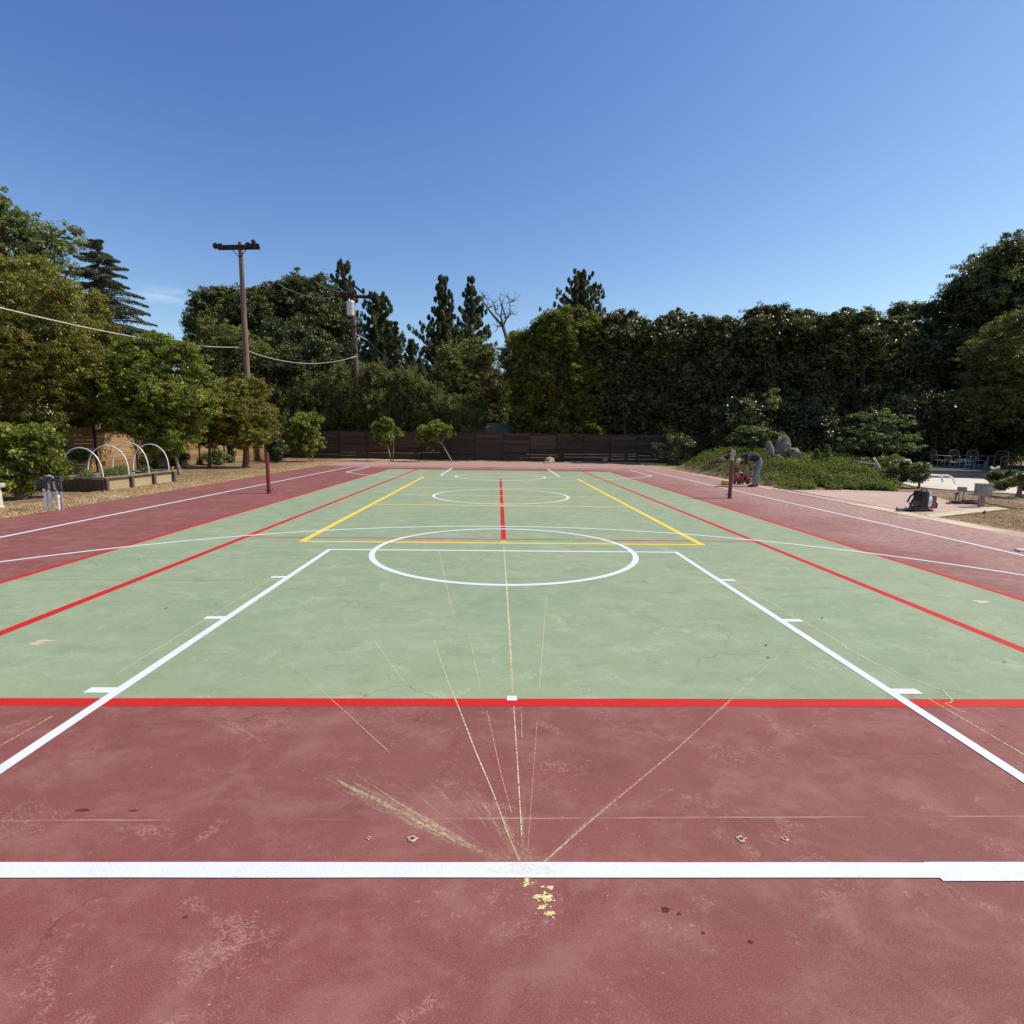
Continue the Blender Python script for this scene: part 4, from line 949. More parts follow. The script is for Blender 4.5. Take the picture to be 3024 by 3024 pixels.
# dead tree
def dead_tree():
    Y=30; b=at(1528,1290,Y); t=empty('dead_tree',(b.x,Y,0),0,'bare dead tree with twisted forked limbs against the sky','tree')
    o=Vector((b.x,Y,0)); mb=MB(); rs=random.Random(4)
    P=lambda x,y,dy=0: at(x,y,Y+dy)-o
    def br(pts,r0,r1): 
        n=len(pts); mb.tube(pts,[r0+(r1-r0)*i/(n-1) for i in range(n)],7,tint=.6)
    z3=lambda a,c:(1150+a*.3106,750+c*.3106)
    br([Vector((.1,0,0)),P(*z3(1215,1350)),P(*z3(1175,1100)),P(*z3(1130,850)),P(*z3(1080,690))],.24,.13)
    B=[([(1080,690),(1000,600),(930,510),(880,430),(850,415)],.11),([(1080,690),(1060,600),(1070,520),(1050,400)],.08),([(1080,690),(1110,620),(1080,520),(1070,470),(1095,410)],.08),([(1110,620),(1150,550),(1140,460),(1120,400),(1170,440)],.05),([(930,510),(990,500),(1030,540)],.05),([(1060,600),(1010,560),(990,450)],.045),([(1110,620),(1160,570),(1210,580)],.04),([(1140,460),(1190,450)],.03),([(880,430),(900,400),(920,440)],.035),([(1080,690),(1030,690),(1010,740)],.05),([(1240,1300),(1130,1160),(1000,1100),(860,1050)],.09)]
    for pl,r_ in B:
        pts=[P(*z3(*q),dy=rs.uniform(-.4,.4)*(k>0)) for k,q in enumerate(pl)]; br(pts,r_,.02)
        for k in range(9):
            i=rs.randrange(1,len(pts)); s_=pts[i-1].lerp(pts[i],rs.random()); d=Vector((rs.uniform(-1,1),rs.uniform(-.6,.6),rs.uniform(-.2,1))).normalized()*rs.uniform(.3,.9)
            br([s_,s_+d*.5+Vector((0,0,.05)),s_+d],.022,.006)
    mb.build('trunk',M_BARKP if False else M_BARK,t,True)
dead_tree()
# dry brown brush around the dead tree's foot
tree('shrub','tangle of dry brown twigs at the foot of the dead tree','shrub',L_BROWN,1395,1500,1010,1180,28.2,9000,.22,.4,'round',8,.05,seed=57,inner=.0,aspect=.08,ragged=.5)

# hedge row across the back right
def htree(label,a,b,top,Y,mat,n,seed,lit=0,bottom=1345,dep=1.5):
    rs=random.Random(seed); L=[]
    tops=top; k=len(tops); m=max(4,int((b-a)/19))
    for i in range(m):                      # crest boughs follow the ragged crest
        u=(i+.5)/m; f=u*(k-1); q=min(int(f),k-2); ty=tops[q]+(tops[q+1]-tops[q])*(f-q); x=a+(b-a)*u
        r_=rs.uniform(15,26); L.append((x+rs.uniform(-5,5),ty+r_*.8+rs.uniform(-5,7),r_)); L.append((x+rs.uniform(-8,8),ty+r_*2+14,rs.uniform(24,32)))
        if rs.random()<.5: L.append((x+rs.uniform(-12,12),ty+rs.uniform(-5,6),rs.uniform(7,11)))
    y=min(tops)+95
    while y<bottom:
        for x in np.arange(a+15,b,46): L.append((x+rs.uniform(-16,16),y+rs.uniform(-18,18),rs.uniform(30,48)))
        y+=56
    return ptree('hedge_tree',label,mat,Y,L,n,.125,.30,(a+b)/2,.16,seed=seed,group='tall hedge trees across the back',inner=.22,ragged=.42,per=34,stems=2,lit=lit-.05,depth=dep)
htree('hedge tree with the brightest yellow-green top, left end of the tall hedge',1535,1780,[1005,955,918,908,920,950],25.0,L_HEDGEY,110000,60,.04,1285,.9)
htree('narrow hedge tree beside the brightest one',1782,1915,[940,921,930,970],24.8,L_HEDGE,80000,61,0,1295,1.0)
htree('hedge tree behind the shaded end of the board fence',1922,2056,[966,938,921,940],24.6,L_HEDGE,80000,62,.03,1300,1.0)
htree('hedge tree standing behind the right net post',2062,2198,[943,938,946,966],23.8,L_HEDGE,80000,63)
htree('tallest brownish hedge tree above the bending person',2202,2342,[930,898,912,900,925],23.4,L_HEDGE,80000,64,-.03)
htree('hedge tree behind the standing rocks',2346,2450,[915,922,944],23.0,L_HEDGE,80000,65,.02)
htree('hedge tree above the two small pointed seedlings',2458,2615,[928,914,924,918,944],22.6,L_HEDGE,80000,66,.02)
htree('silvery glinting hedge tree at the right end of the tall hedge',2618,2755,[935,950,985,1045],22.2,L_HEDGE,80000,67,.08)
# dense dark trees behind the hedge, keep the sky out
ptree('tree','dark tree showing above the right end of the hedge',L_DARK,26,[(2650,925,27),(2698,920,29),(2748,916,27),(2780,948,28),(2700,1000,60),(2770,1040,60),(2720,1130,80),(2790,1200,80),(2700,1260,70)],66000,.16,.4,2740,.25,seed=71,inner=.25,ragged=.35)
ptree('tree','tall spreading tree at the right edge of the photo',L_DARK,24,[(2990,765,68),(2910,800,60),(2850,855,52),(2812,895,32),(2800,870,16),(2950,870,80),(3050,850,100),(2880,940,70),(2980,980,90),(3080,1000,100),(3150,800,110),(2850,1010,50),(3200,960,120),(3060,730,50)],130000,.16,.44,3060,.4,seed=72,inner=.14,ragged=.34,lit=.06)
ptree('tree','yellow-tipped feathery tree in front of the tall one at the right edge',L_PEPPER,17,[(3010,955,52),(2945,995,52),(2890,1040,45),(3060,1000,80),(2980,1070,80),(2900,1120,60),(3070,1140,90),(2865,1180,45),(2960,1190,80),(3160,1060,100),(3140,1220,100)],80000,.11,.32,3070,.3,seed=73,inner=.2,droop=.6,flat=.4,ragged=.35,aspect=.3,lit=-.1)
tree('tree','unlit tree in deep shade behind the patio chairs','tree',L_DARK,2690,3080,1010,1372,26,60000,.17,.45,'column',14,.3,seed=74,inner=.3)
tree('tree','shade tree just outside the right edge, its boughs over the patio','tree',L_DARK,3120,3800,780,1340,14,60000,.18,.5,'column',16,.3,seed=75,inner=.35)
tree('tree','second shade tree beyond the right edge, over the far end of the patio','tree',L_DARK,3060,3500,850,1340,19,50000,.18,.5,'column',14,.3,seed=85,inner=.35)
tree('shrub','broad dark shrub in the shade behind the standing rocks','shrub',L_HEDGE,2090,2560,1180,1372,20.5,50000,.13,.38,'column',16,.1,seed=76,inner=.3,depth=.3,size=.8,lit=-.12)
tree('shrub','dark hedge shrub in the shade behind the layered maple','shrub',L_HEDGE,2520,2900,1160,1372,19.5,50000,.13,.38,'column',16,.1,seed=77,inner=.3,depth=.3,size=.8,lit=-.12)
tree('shrub','sparse pale-leaved shrub hanging over the shaded end of the back fence','shrub',L_HEDGE,1915,2060,1270,1372,20.5,3500,.13,.30,'round',8,.04,seed=78,inner=.0,ragged=.4,lit=.2)
tree('shrub','pale-leaved bough lit inside the dark hedge above the rocks','shrub',L_HEDGE,2235,2325,1150,1220,19.8,2600,.11,.20,'round',6,.03,seed=79,inner=.0,ragged=.3,lit=.4)

# ------------------------------------------------------------------ right garden
# mound
cols,rows=40,26
def mound(u,v):   # u along x, v depth
    y=3.2+v*13.0; x=9.75+u*min(13.5,3.6+(y-3.2)*.74)
    y+=1.0*(1-u)*0
    edge=max(0,min(1,min(v*3.5,u*5,(1-u)*4)))
    z=-.06+.88*edge*(min(1,v*1.9))**.8*(.9+.15*math.sin(u*7)+.1*math.sin(v*9))
    return x,y,z
vs=[mound(i/(cols-1),j/(rows-1)) for j in range(rows) for i in range(cols)]
fs=[(j*cols+i,j*cols+i+1,(j+1)*cols+i+1,(j+1)*cols+i) for j in range(rows-1) for i in range(cols-1)]
tag(mesh_obj('planted_mound',vs,fs,M_GROUND,smooth=True),kind='structure')
rng=np.random.default_rng(77)
m=120000
uu=rng.random(m); vv=rng.random(m)**1.1
XY=np.array([mound(a,b) for a,b in zip(uu[:6000],vv[:6000])])
k=rng.integers(0,6000,m)
# patchy: drop clumps on the dry left end
P=XY[k]+np.column_stack([rng.normal(0,.16,m),rng.normal(0,.16,m),np.abs(rng.normal(0,.11,m))])
dens=np.sin(P[:,0]*1.7+1)*np.sin(P[:,1]*1.3)+.4*np.sin(P[:,0]*5.1)*np.sin(P[:,1]*4.3)
keep=(rng.random(m)<np.clip((P[:,0]-9.6)/3.0,.12,1))&(dens>-.75)&(P[:,1]>3.15)
P=P[keep]; m=len(P); P[:,2]+=.06*np.sin(P[:,0]*5)*np.sin(P[:,1]*4)+.05
patch=.45+.18*np.sin(P[:,0]*2.1+P[:,1])+.12*np.sin(P[:,1]*3.7)
Ls=.085*rng.uniform(.6,1.4,m)
tag(leaf_mesh('ground_cover',P,rng.normal(0,.5,(m,3))+np.array([0,-.2,1]),rng.normal(size=(m,3)),Ls,Ls*.55,np.clip(patch+rng.normal(0,.16,m),0,1),L_IVY),'low green ground cover spreading over the garden mound','ground cover',kind='stuff')

def rock(label,px,pbase,ptop,wpx,Y,seed,group='standing rocks on the garden mound',tilt=0,mat=None,dep=.7,name='rock'):
    b=at(px,pbase,Y); zt=at(px,ptop,Y).z; w_=wpx/F*(Y-Y0)/2; h=zt-b.z
    rs=random.Random(seed); bm=bmesh.new(); bmesh.ops.create_icosphere(bm,subdivisions=4,radius=1)
    pl=[(Vector((rs.uniform(-1,1),rs.uniform(-1,1),rs.uniform(-.5,1))).normalized(),rs.uniform(.72,.95)) for _ in range(13)]
    for v in bm.verts:
        q=v.co.normalized()
        for n_,d_ in pl:
            dd=q.dot(n_)
            if dd*1.0>d_*1: q=q-n_*(dd-d_)
        q=q*(1+.04*math.sin(q.x*9+seed)+.03*math.sin(q.z*13+seed*2)+.03*math.sin(q.y*11))
        tp=1-.22*max(0,q.z)**2; q.z=math.copysign(abs(q.z)**.86,q.z); k_=(q.x*q.x+q.y*q.y)**.5+1e-6; f_=min(1.5,k_**-.12); q.x*=f_; q.y*=f_
        v.co=Vector((q.x*w_*tp*1.08,q.y*w_*dep*tp,q.z*h*.56))
    me=bpy.data.meshes.new('rock'); bm.to_mesh(me); bm.free(); me.materials.append(mat or M_ROCK); me.shade_smooth()
    o=bpy.data.objects.new(name,me); link(o); autosmooth(o,25); o.location=(b.x,Y,b.z+h*.48); o.rotation_euler=(0,R(tilt),seed)
    o.rotation_euler=(0,R(tilt),0)
    return tag(o,label,'rock',group)
rock('tallest broad grey standing rock on the mound',2310,1350,1285,46,9.6,3,tilt=6)
rock('slim upright rock at the left of the tallest rock',2271,1354,1303,28,9.0,5,tilt=-6)
rock('slanting rock leaning at the right of the tallest rock',2343,1356,1322,36,9.4,7,tilt=-28)
rock('low pale rock lying at the foot of the tallest rock',2298,1358,1343,30,8.8,9,tilt=20)
rock('flat pale stone at the left end of the garden mound',2130,1360,1350,22,8.8,11,tilt=6,group='loose stones')
rock('round tan boulder by the foot of the dark back fence',1622,1369,1350,28,20.9,13,mat=M_RUST,group='loose stones',dep=.9)
rock('flat brown stone lying before the tan boulder',1622,1371,1362,34,20.6,14,mat=M_RUST,group='loose stones',dep=.6)
rock('small pale stone alone by the dark back fence',1787,1366,1350,16,21.2,15,group='loose stones',dep=.9)
# kerb stones at the far right corner
mb=MB(); a_=gp(1900,1373); b_=gp(1952,1370)
mb.box(((a_[0]+b_[0])/2,20.3,.03),(1.7,.14,.07),R(1),bev=.01); tag(mb.build('kerb_timber',M_CREAM),'pale narrow kerb piece at the far right corner of the slab','kerb')

def layered(label,px0,px1,ptop,pbot,Y,seed,n=16000,base=.5,layers=7):
    global rng
    rng=np.random.default_rng(seed); a=at(px0,ptop,Y);b=at(px1,pbot,Y); w_=b.x-a.x; h=a.z-b.z; cx=(a.x+b.x)/2
    t=empty('maple_tree',(cx,Y,base),0,label,'tree','small layered maples')
    L=[]; rs=random.Random(seed)
    for i in range(layers*2):
        u=rs.random(); x=(rs.uniform(-.5,.5))*w_*(1-.35*u)*.8; L.append(((x,rs.uniform(-.6,.6)*w_*.3,b.z-base+h*(.1+.8*u)),(w_*rs.uniform(.13,.22),w_*.17,h*.08)))
    limbs(t,M_BARK,.06,L,max(.2,(b.z-base)*.8),seed,3,.15,nl=14)
    crown('crown',t,L_MAPLE,L,n,.11,.16,seed,per=40,inner=0,flat=.45,upb=1.0,droop=.3,ragged=.3,lit=.05)
layered('low layered maple left of the standing rocks',2160,2312,1250,1322,12.5,81,11000,.7)
layered('larger layered maple with tiered boughs right of the rocks',2490,2712,1195,1340,13.5,82,22000,.6,9)
for i,(a,pt,lab) in enumerate(((2411,1327,'shorter pointed seedling on top of the mound'),(2441,1314,'taller pointed seedling on top of the mound'))):
    Y=9.2; p=at(a,1352,Y); zt=at(a,pt,Y).z; e=empty('seedling',(p.x,Y,p.z-.1),0,lab,'plant','pointed seedlings on the mound')
    mb=MB(); mb.tube([(0,0,0),(0,0,zt-p.z+.1)],[.012,.004],5); mb.build('stem',M_BARK,e)
    rng=np.random.default_rng(i); m=620; u=rng.random(m); hh=zt-p.z+.1; lv=np.round(u*6)/6; r_=.28*(1-lv*.85)*rng.random(m)**.5; an=rng.uniform(0,6.28,m)
    P=np.column_stack([r_*np.cos(an),r_*np.sin(an),.08+lv*(hh-.08)-r_*.25]); leaf_mesh('leaves',P,np.tile([0,0,1.],(m,1))+rng.normal(0,.3,(m,3)),np.column_stack([np.cos(an),np.sin(an),-.3*np.ones(m)]),.15,.07,rng.uniform(.5,1,m),L_MAPLE,e)

# shrubs around the pool deck
tree('shrub','round yellow-green shrub topped with spiky shoots beside the pool deck','shrub',L_CITRUS,2590,2680,1340,1420,7.0,7000,.07,.14,'round',8,.03,seed=91,ground=.0,inner=.1,droop=-.6,aspect=.2,lit=.05)
tree('shrub','dark glossy shrub in front of the yellow-green spiky one','shrub',L_HEDGE,2612,2712,1362,1422,5.2,6000,.07,.14,'round',8,.03,seed=92,inner=.15,lit=.2)
tree('shrub','small glossy shrub on a short trunk at the end of the white rail','shrub',L_HEDGE,2685,2752,1366,1425,4.6,5000,.07,.12,'round',7,.04,seed=93,inner=.1,lit=.25)
tree('shrub','glossy shrub on a crooked grey trunk cut by the right edge','shrub',L_HEDGE,2928,3120,1393,1445,1.8,12000,.075,.13,'round',10,.07,M_BARKP,seed=94,inner=.1,lit=.22,base_px=3022,size=.6)

# pool deck, raised pool wall and furniture in the shade
dk=[gp(2700,1437),gp(2780,1445),gp(3060,1462),(46,2.5),(46,20),(22,20),(17.5,9.3)]
slab('pool_deck',dk,.012,M_DECK,.04)
Yw=10.5
pa,pb=at(2745,1390,Yw),at(3150,1400,Yw)
zt=at(2850,1392,Yw).z; 
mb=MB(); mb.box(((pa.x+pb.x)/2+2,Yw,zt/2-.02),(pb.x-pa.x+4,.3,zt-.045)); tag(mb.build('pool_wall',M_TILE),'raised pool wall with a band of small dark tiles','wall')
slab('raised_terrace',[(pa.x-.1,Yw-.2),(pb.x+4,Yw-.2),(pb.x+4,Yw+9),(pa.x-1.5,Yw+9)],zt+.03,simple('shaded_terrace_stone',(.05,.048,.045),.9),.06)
def rail(pts,rad,label,name='pool_rail'):
    mb=MB(); P=[Vector(p) for p in pts]; Q=[P[0]]
    for i in range(1,len(P)-1):
        for u in(.0,.25,.5,.75,1):
            a=P[i].lerp(P[i-1],.12);b=P[i].lerp(P[i+1],.12); Q.append(a.lerp(P[i],u).lerp(P[i].lerp(b,u),u))
    Q.append(P[-1]); mb.tube(Q,rad,8); return tag(build_s(mb,name,M_WHITEP),label,'rail','white pool rails')
# low white rail bench (two hoops)
Yr=5.0
e=empty('pool_rail',(at(2780,1420,Yr).x,Yr,0),0,'long low white rail with bent-down end on the pool deck','rail','white pool rails')
o_=Vector((at(2780,1420,Yr).x,Yr,0))
for k,(pts) in enumerate(([(2700,1404),(2730,1404),(2800,1404),(2812,1410),(2821,1428)],[(2720,1400),(2745,1402),(2775,1404),(2781,1408),(2784,1424)])):
    mb=MB(); mb.tube([at(a,b,Yr+.25*k)-o_ for a,b in pts],.035,8); build_s(mb,'rail_tube',M_WHITEP,e)
e=empty('diving_board',(at(2550,1370,9).x,9,0),0,'grey diving board on a dark stand behind the ground cover','diving board'); o_=Vector(e.location)
mb=MB(); A_=at(2522,1364,9)-o_; B_=at(2588,1371,9)-o_; mb.tube([A_,B_],.07,4,flat=6.0); 
mb=MB(); mb.box((A_+B_)/2,((B_-A_).length,.5,.06),M3=Matrix.Rotation(math.atan2(-(B_-A_).z,(B_-A_).x),3,'Y'),bev=.01); mb.build('board',M_GREYM,e)
mb=MB(); mb.box(((A_.x+B_.x)/2-.1,0,.48),(.7,.45,.4)); mb.box((A_.x+.15,0,.45),(.12,.45,.45)); mb.build('stand',M_BLACKP,e)
rail([at(2581,1352,8.6),at(2586,1362,8.6),at(2594,1376,8.6),at(2600,1386,8.6)],.05,'white rail slanting beside the diving board')
rail([at(2655,1358,8.0),at(2686,1358,8.0),at(2690,1366,8.0),at(2693,1382,8.0)],.035,'white grab rail between the glossy shrubs')

def patio_chair(label,px,Y,z,rz,w=.62,back=.92,mat=M_CHAIR,sling=M_SLING,group='patio chairs in the shade'):
    e=empty('patio_chair',(at(px,1385,Y).x,Y,z),rz,label,'chair',group)
    hw=w/2
    for s in(-1,1):
        mb=MB(); mb.tube([(s*hw,.32,0),(s*hw,.30,.42),(s*hw*.96,.36,.66),(s*hw*.85,.40,back-.03),(s*hw*.5,.41,back)],.016,7); build_s(mb,'back_leg',mat,e)
        mb=MB(); mb.tube([(s*hw,-.30,0),(s*hw,-.30,.60),(s*hw,-.24,.64),(s*hw,.30,.66)],.016,7); build_s(mb,'arm_leg',mat,e)
    mb=MB(); mb.tube([(-hw*.5,.41,back),(0,.415,back+.01),(hw*.5,.41,back)],.016,7); build_s(mb,'top_rail',mat,e)
    mb=MB(); 
    for k in range(9):
        x=-hw*.8+hw*1.6*k/8; mb.tube([(x,-.28,.42),(x,.28,.40)],.010,5); 
    mb.tube([(-hw,-.29,.42),(hw,-.29,.42)],.014,6); mb.build('seat',sling,e)
    mb=MB()
    for k in range(7):
        x=-hw*.72+hw*1.44*k/6; mb.tube([(x,.30,.44),(x,.38,back-.04)],.009,5)
    mb.tube([(-hw*.95,.34,.56),(hw*.95,.34,.56)],.010,5)
    mb.build('backrest',sling,e)
    return e
zt2=zt+.03
patio_chair('patio chair turned sideways, leftmost in the shade',2777,13.2,zt2,R(75))
patio_chair('pale-framed patio chair facing the court, second from the left',2831,13.2,zt2,R(4))
patio_chair('pale-framed patio chair facing the court, third from the left',2883,13.0,zt2,R(-4))
patio_chair('patio chair turned away at the right end of the row',2942,13.2,zt2,R(-70))
patio_chair('low chair with blue webbing in front of the pale-framed chairs',2862,11.9,zt2-.18,R(0),w=1.0,back=.66,sling=M_BLUE,mat=simple('teal_frame',(.12,.20,.22),.5))
# pool equipment: vertical filter/pump with pipes
e=empty('pool_pump',(at(2930,1440,3.4).x,3.4,0),0,'grey pool pump with pipes standing behind the larger meter box','pump')
mb=MB(); mb.lathe((0,0,0),[(.16,0),(.16,.08),(.11,.10),(.11,.52),(.14,.54),(.14,.60),(.05,.62)],18); mb.lathe((0,0,.62),[(.05,0),(.05,.14)],12); build_s(mb,'filter_body',M_BOXG,e)
mb=MB(); mb.tube([(-.12,0,.82),(0,0,.78),(.12,0,.84)],.035,8); mb.ball((-.12,0,.82),(.05,.05,.05),1); mb.ball((.12,0,.84),(.05,.05,.05),1); build_s(mb,'pipe_tee',M_PVC,e)
mb=MB(); mb.tube([(.10,0,.14),(.34,-.02,.14)],.11,14); mb.box((.36,-.02,.16),(.06,.22,.26),bev=.02); build_s(mb,'motor',M_BLACKP,e)
mb=MB(); mb.box((.30,.0,.31),(.14,.16,.12),bev=.02); build_s(mb,'motor_cap',M_PVC,e)

# meter boxes on posts
gx,gy=gp(2900,1497)
e=empty('meter_box',(gx,gy,0),R(8),'large weathered grey meter box on a single thick post','meter box','electrical boxes by the pad')
mb=MB(); mb.box((0,.04,.16),(.09,.09,.36)); build_s(mb,'post',simple('post_grey_wood',(.22,.18,.14),.8),e)
mb=MB(); mb.box((-.05,-.02,.44),(.34,.20,.29),bev=.012); mb.box((-.05,-.02,.60),(.36,.23,.025),bev=.006); build_s(mb,'box',M_BOXG,e)
mb=MB(); mb.box((-.05,-.125,.44),(.25,.008,.21),bev=.002); mb.box((.06,-.133,.44),(.02,.012,.05)); build_s(mb,'door',simple('box_door_grey',(.27,.25,.21),.7),e)
mb=MB(); mb.tube([(-.04,.02,.0),(-.11,0,.30)],.010,6); mb.tube([(-.20,0,.40),(-.34,.03,.40)],.016,6); mb.build('conduit',M_GREYM,e)
gx,gy=gp(2836,1486)
e=empty('meter_box',(gx,gy,0),R(5),'small grey junction box on two thin posts','meter box','electrical boxes by the pad')
for s in(-1,1):
    mb=MB(); mb.tube([(s*.065,0,-.05),(s*.065,0,.34)],.018,8); build_s(mb,'post',M_GREYM,e)
mb=MB(); mb.box((0,0,.39),(.19,.12,.12),bev=.01); mb.box((.11,0,.42),(.04,.06,.05),bev=.006); build_s(mb,'box',M_BOXG,e)
mb=MB(); mb.tube([(-.05,0,.33),(-.12,.02,.22),(-.16,0,.10),(-.13,0,0)],.010,6); mb.build('loose_cable',M_BLACKP,e)
gx,gy=gp(2820,1485)
mb=MB(); mb.tube([(0,0,-.03),(0,0,.26)],.018,8); mb.tube([(-.06,0,.27),(.10,0,.275)],.016,8); mb.box((0,0,.27),(.05,.04,.035),bev=.006); o=build_s(mb,'garden_tap',simple('brown_tap_metal',(.16,.11,.08),.6)); o.location=(gx-.02,gy-.03,0); tag(o,'short brown standpipe tap left of the junction box','tap')
# hoses and cable on the ground
mb=MB(); rs=random.Random(9); P=[]
cx,cyy=gp(2880,1492)
for k in range(90):
    a=k*.30; P.append((cx+(.32+.10*math.sin(k*.21))*math.cos(a)*1.3-.1,cyy+.15+(.22+.06*math.sin(k*.33))*math.sin(a),.02+.0009*k))
mb.tube(P,.012,6); tag(mb.build('garden_hose',M_BLACKP,None,True),'loosely coiled black hose on the ground under the meter boxes','hose')
mb=MB(); P=[gp(2905,1488),gp(2930,1492),gp(2960,1497),gp(2985,1503),gp(3024,1505)]; mb.tube([(a,b,.02) for a,b in P],.012,6); tag(mb.build('ground_cable',M_BLACKP,None,True),'black cable trailing right across the dirt from the meter boxes','cable')
# dark conduit strip on the joint
mb=MB(); P=[gp(2277,1444),gp(2350,1458),gp(2558,1499),gp(2650,1517)]
for i in range(3):
    a,b=Vector(P[i]),Vector(P[i+1]); d=(b-a).normalized(); n_=Vector((-d.y,d.x))*.022
    mb.add([(*(a+n_),.0045),(*(a-n_),.0045),(*(b-n_),.0045),(*(b+n_),.0045)],[(0,1,2,3)])
tag(mb.build('expansion_joint',simple('joint_tar',(.07,.035,.03),.8)),kind='structure')
# white cut sign lying on the slab at right edge
mb=MB(); a_=gp(3010,1628); mb.box((a_[0]+.12,a_[1],.02),(.32,.10,.03),bev=.004); tag(mb.build('white_board',M_WHITEP),'small white board lying on the slab, cut by the right edge','board')
# small dark stone on dirt
rock('small dark stone on the bare dirt near the pad border',2907,1518,1508,10,gp(2907,1516)[1],21,group='loose stones',dep=.9)

# ------------------------------------------------------------------ backpack blower
gx,gy=gp(2718,1508)
e=empty('backpack_blower',(gx,gy,.004),R(-6),'black and white backpack leaf blower standing on the pink pad','leaf blower'); e.scale=(1.16,1.16,1.16)
mb=MB(); mb.box((.02,.06,.02),(.36,.30,.03),bev=.01); mb.box((-.03,-.02,.21),(.15,.32,.42),bev=.05); build_s(mb,'back_frame',M_BLACKP,e)
mb=MB(); mb.tube([(.03,0,.20),(.12,0,.20)],[.165,.155],20); mb.box((.08,0,.30),(.08,.24,.20),bev=.03); build_s(mb,'fan_housing',M_WHITEP,e)
mb=MB(); mb.box((.18,0,.19),(.10,.24,.28),bev=.035); build_s(mb,'engine_cover',M_ORANGE,e)
mb=MB(); mb.box((.235,0,.12),(.08,.20,.13),bev=.03); build_s(mb,'fuel_tank',M_BLACKP,e)
mb=MB(); mb.tube([(-.08,-.08,.38),(-.18,-.10,.30),(-.26,-.10,.18),(-.27,-.10,.10),(-.20,-.10,.06)],.035,8,flat=.35); mb.tube([(-.08,.08,.38),(-.17,.10,.28),(-.22,.10,.16)],.035,8,flat=.35); build_s(mb,'shoulder_straps',M_BLACKP,e)
mb=MB(); mb.tube([(-.04,0,.42),(.0,0,.455),(.06,0,.45),(.09,0,.41)],.014,8); build_s(mb,'carry_handle',M_BLACKP,e)
mb=MB(); mb.tube([(.05,-.10,.06),(-.12,-.16,.05),(-.28,-.18,.05)],[.055,.055,.05],12); mb.tube([(-.28,-.18,.05),(-.46,-.20,.045)],[.042,.040],12); build_s(mb,'flexible_tube',M_BLACKP,e)
mb=MB(); mb.tube([(-.46,-.20,.045),(-.60,-.215,.042)],[.036,.042],12); build_s(mb,'nozzle',simple('grey_nozzle',(.13,.13,.135),.5),e)
mb=MB(); mb.tube([(-.33,-.18,.06),(-.33,-.18,.17)],.014,8); mb.ball((-.335,-.18,.18),(.028,.022,.022),1); build_s(mb,'throttle_grip',M_BLACKP,e)

# ------------------------------------------------------------------ person bending over the red machine
def skin(name,verts,edges,rad,mat,parent,sub=2,root=0):
    me=bpy.data.meshes.new(name); me.from_pydata(verts,edges,[]); o=bpy.data.objects.new(name,me); C.objects.link(o)
    md=o.modifiers.new('s','SKIN'); md.use_smooth_shade=True
    for i,s_ in enumerate(me.skin_vertices[0].data):
        r_=rad[i]; s_.radius=(r_,r_) if not hasattr(r_,'__len__') else r_; s_.use_root=(i==root)
    sb=o.modifiers.new('b','SUBSURF'); sb.levels=sub; sb.render_levels=sub
    dg=bpy.context.evaluated_depsgraph_get(); me2=bpy.data.meshes.new_from_object(o.evaluated_get(dg)); 
    bpy.data.objects.remove(o); me2.name=name; me2.materials.clear(); me2.materials.append(mat); me2.shade_smooth()
    n=bpy.data.objects.new(name,me2); link(n,parent); return n
fx,fy=gp(2228,1437)
P0=Vector((fx,fy,0))
body_root=empty('person',(fx,fy,0),0,'person in a dark shirt, faded jeans and pale cap bending over the red machine','person')
# local axes: x right, torso goes to -x
V=[(.10,.0,.93),(.02,.0,1.02),(-.14,0,1.08),(-.32,0,1.07),(-.46,0,1.00),(-.55,0,.93),(-.63,0,.88),(-.665,0,.83),   # pelvis..spine..neck..head
   (.09,-.10,.88),(-.03,-.12,.48),(-.09,-.13,.09),(-.19,-.13,.035),      # near leg
   (.11,.10,.88),(.15,.13,.48),(.14,.14,.09),(.04,.14,.035),     # far leg
   (-.44,-.17,.97),(-.42,-.22,.68),(-.47,-.17,.44),(-.49,-.14,.36),   # near arm
   (-.44,.17,.97),(-.46,.22,.68),(-.53,.16,.46),(-.56,.13,.38)]
E_=[(0,1),(1,2),(2,3),(3,4),(4,5),(5,6),(6,7),(0,8),(8,9),(9,10),(10,11),(0,12),(12,13),(13,14),(14,15),(4,16),(16,17),(17,18),(18,19),(4,20),(20,21),(21,22),(22,23)]
RD=[.125,.12,.125,.14,.12,.055,.085,.07,.085,.058,.042,.035,.085,.058,.042,.035,.06,.043,.034,.026,.06,.043,.034,.026]
skin('body',V,E_,RD,M_SKIN,body_root)
# shirt, over torso and upper arms
sv=[(.06,0,.985),V[1],V[2],V[3],V[4],(-.50,0,.965),V[16],(-.43,-.21,.76),V[20],(-.45,.21,.76)]
skin('shirt',sv,[(0,1),(1,2),(2,3),(3,4),(4,5),(4,6),(6,7),(4,8),(8,9)],[.165,.170,.170,.175,.150,.075,.078,.062,.078,.062],M_SHIRT,body_root)
jv=[V[1],V[0],V[8],V[9],(-.09,-.13,.07),V[12],V[13],(.14,.14,.07)]
skin('jeans',jv,[(0,1),(1,2),(2,3),(3,4),(1,5),(5,6),(6,7)],[.145,.155,.108,.070,.062,.108,.070,.062],M_JEANS,body_root,root=1)
for (hx,hy) in((-.09,-.13),(.14,.14)):
    mb=MB(); mb.ball((hx-.07,hy,.045),(.145,.055,.05),2); mb.box((hx-.07,hy,.012),(.27,.10,.024),bev=.01); build_s(mb,'shoe',M_SHOE,body_root)
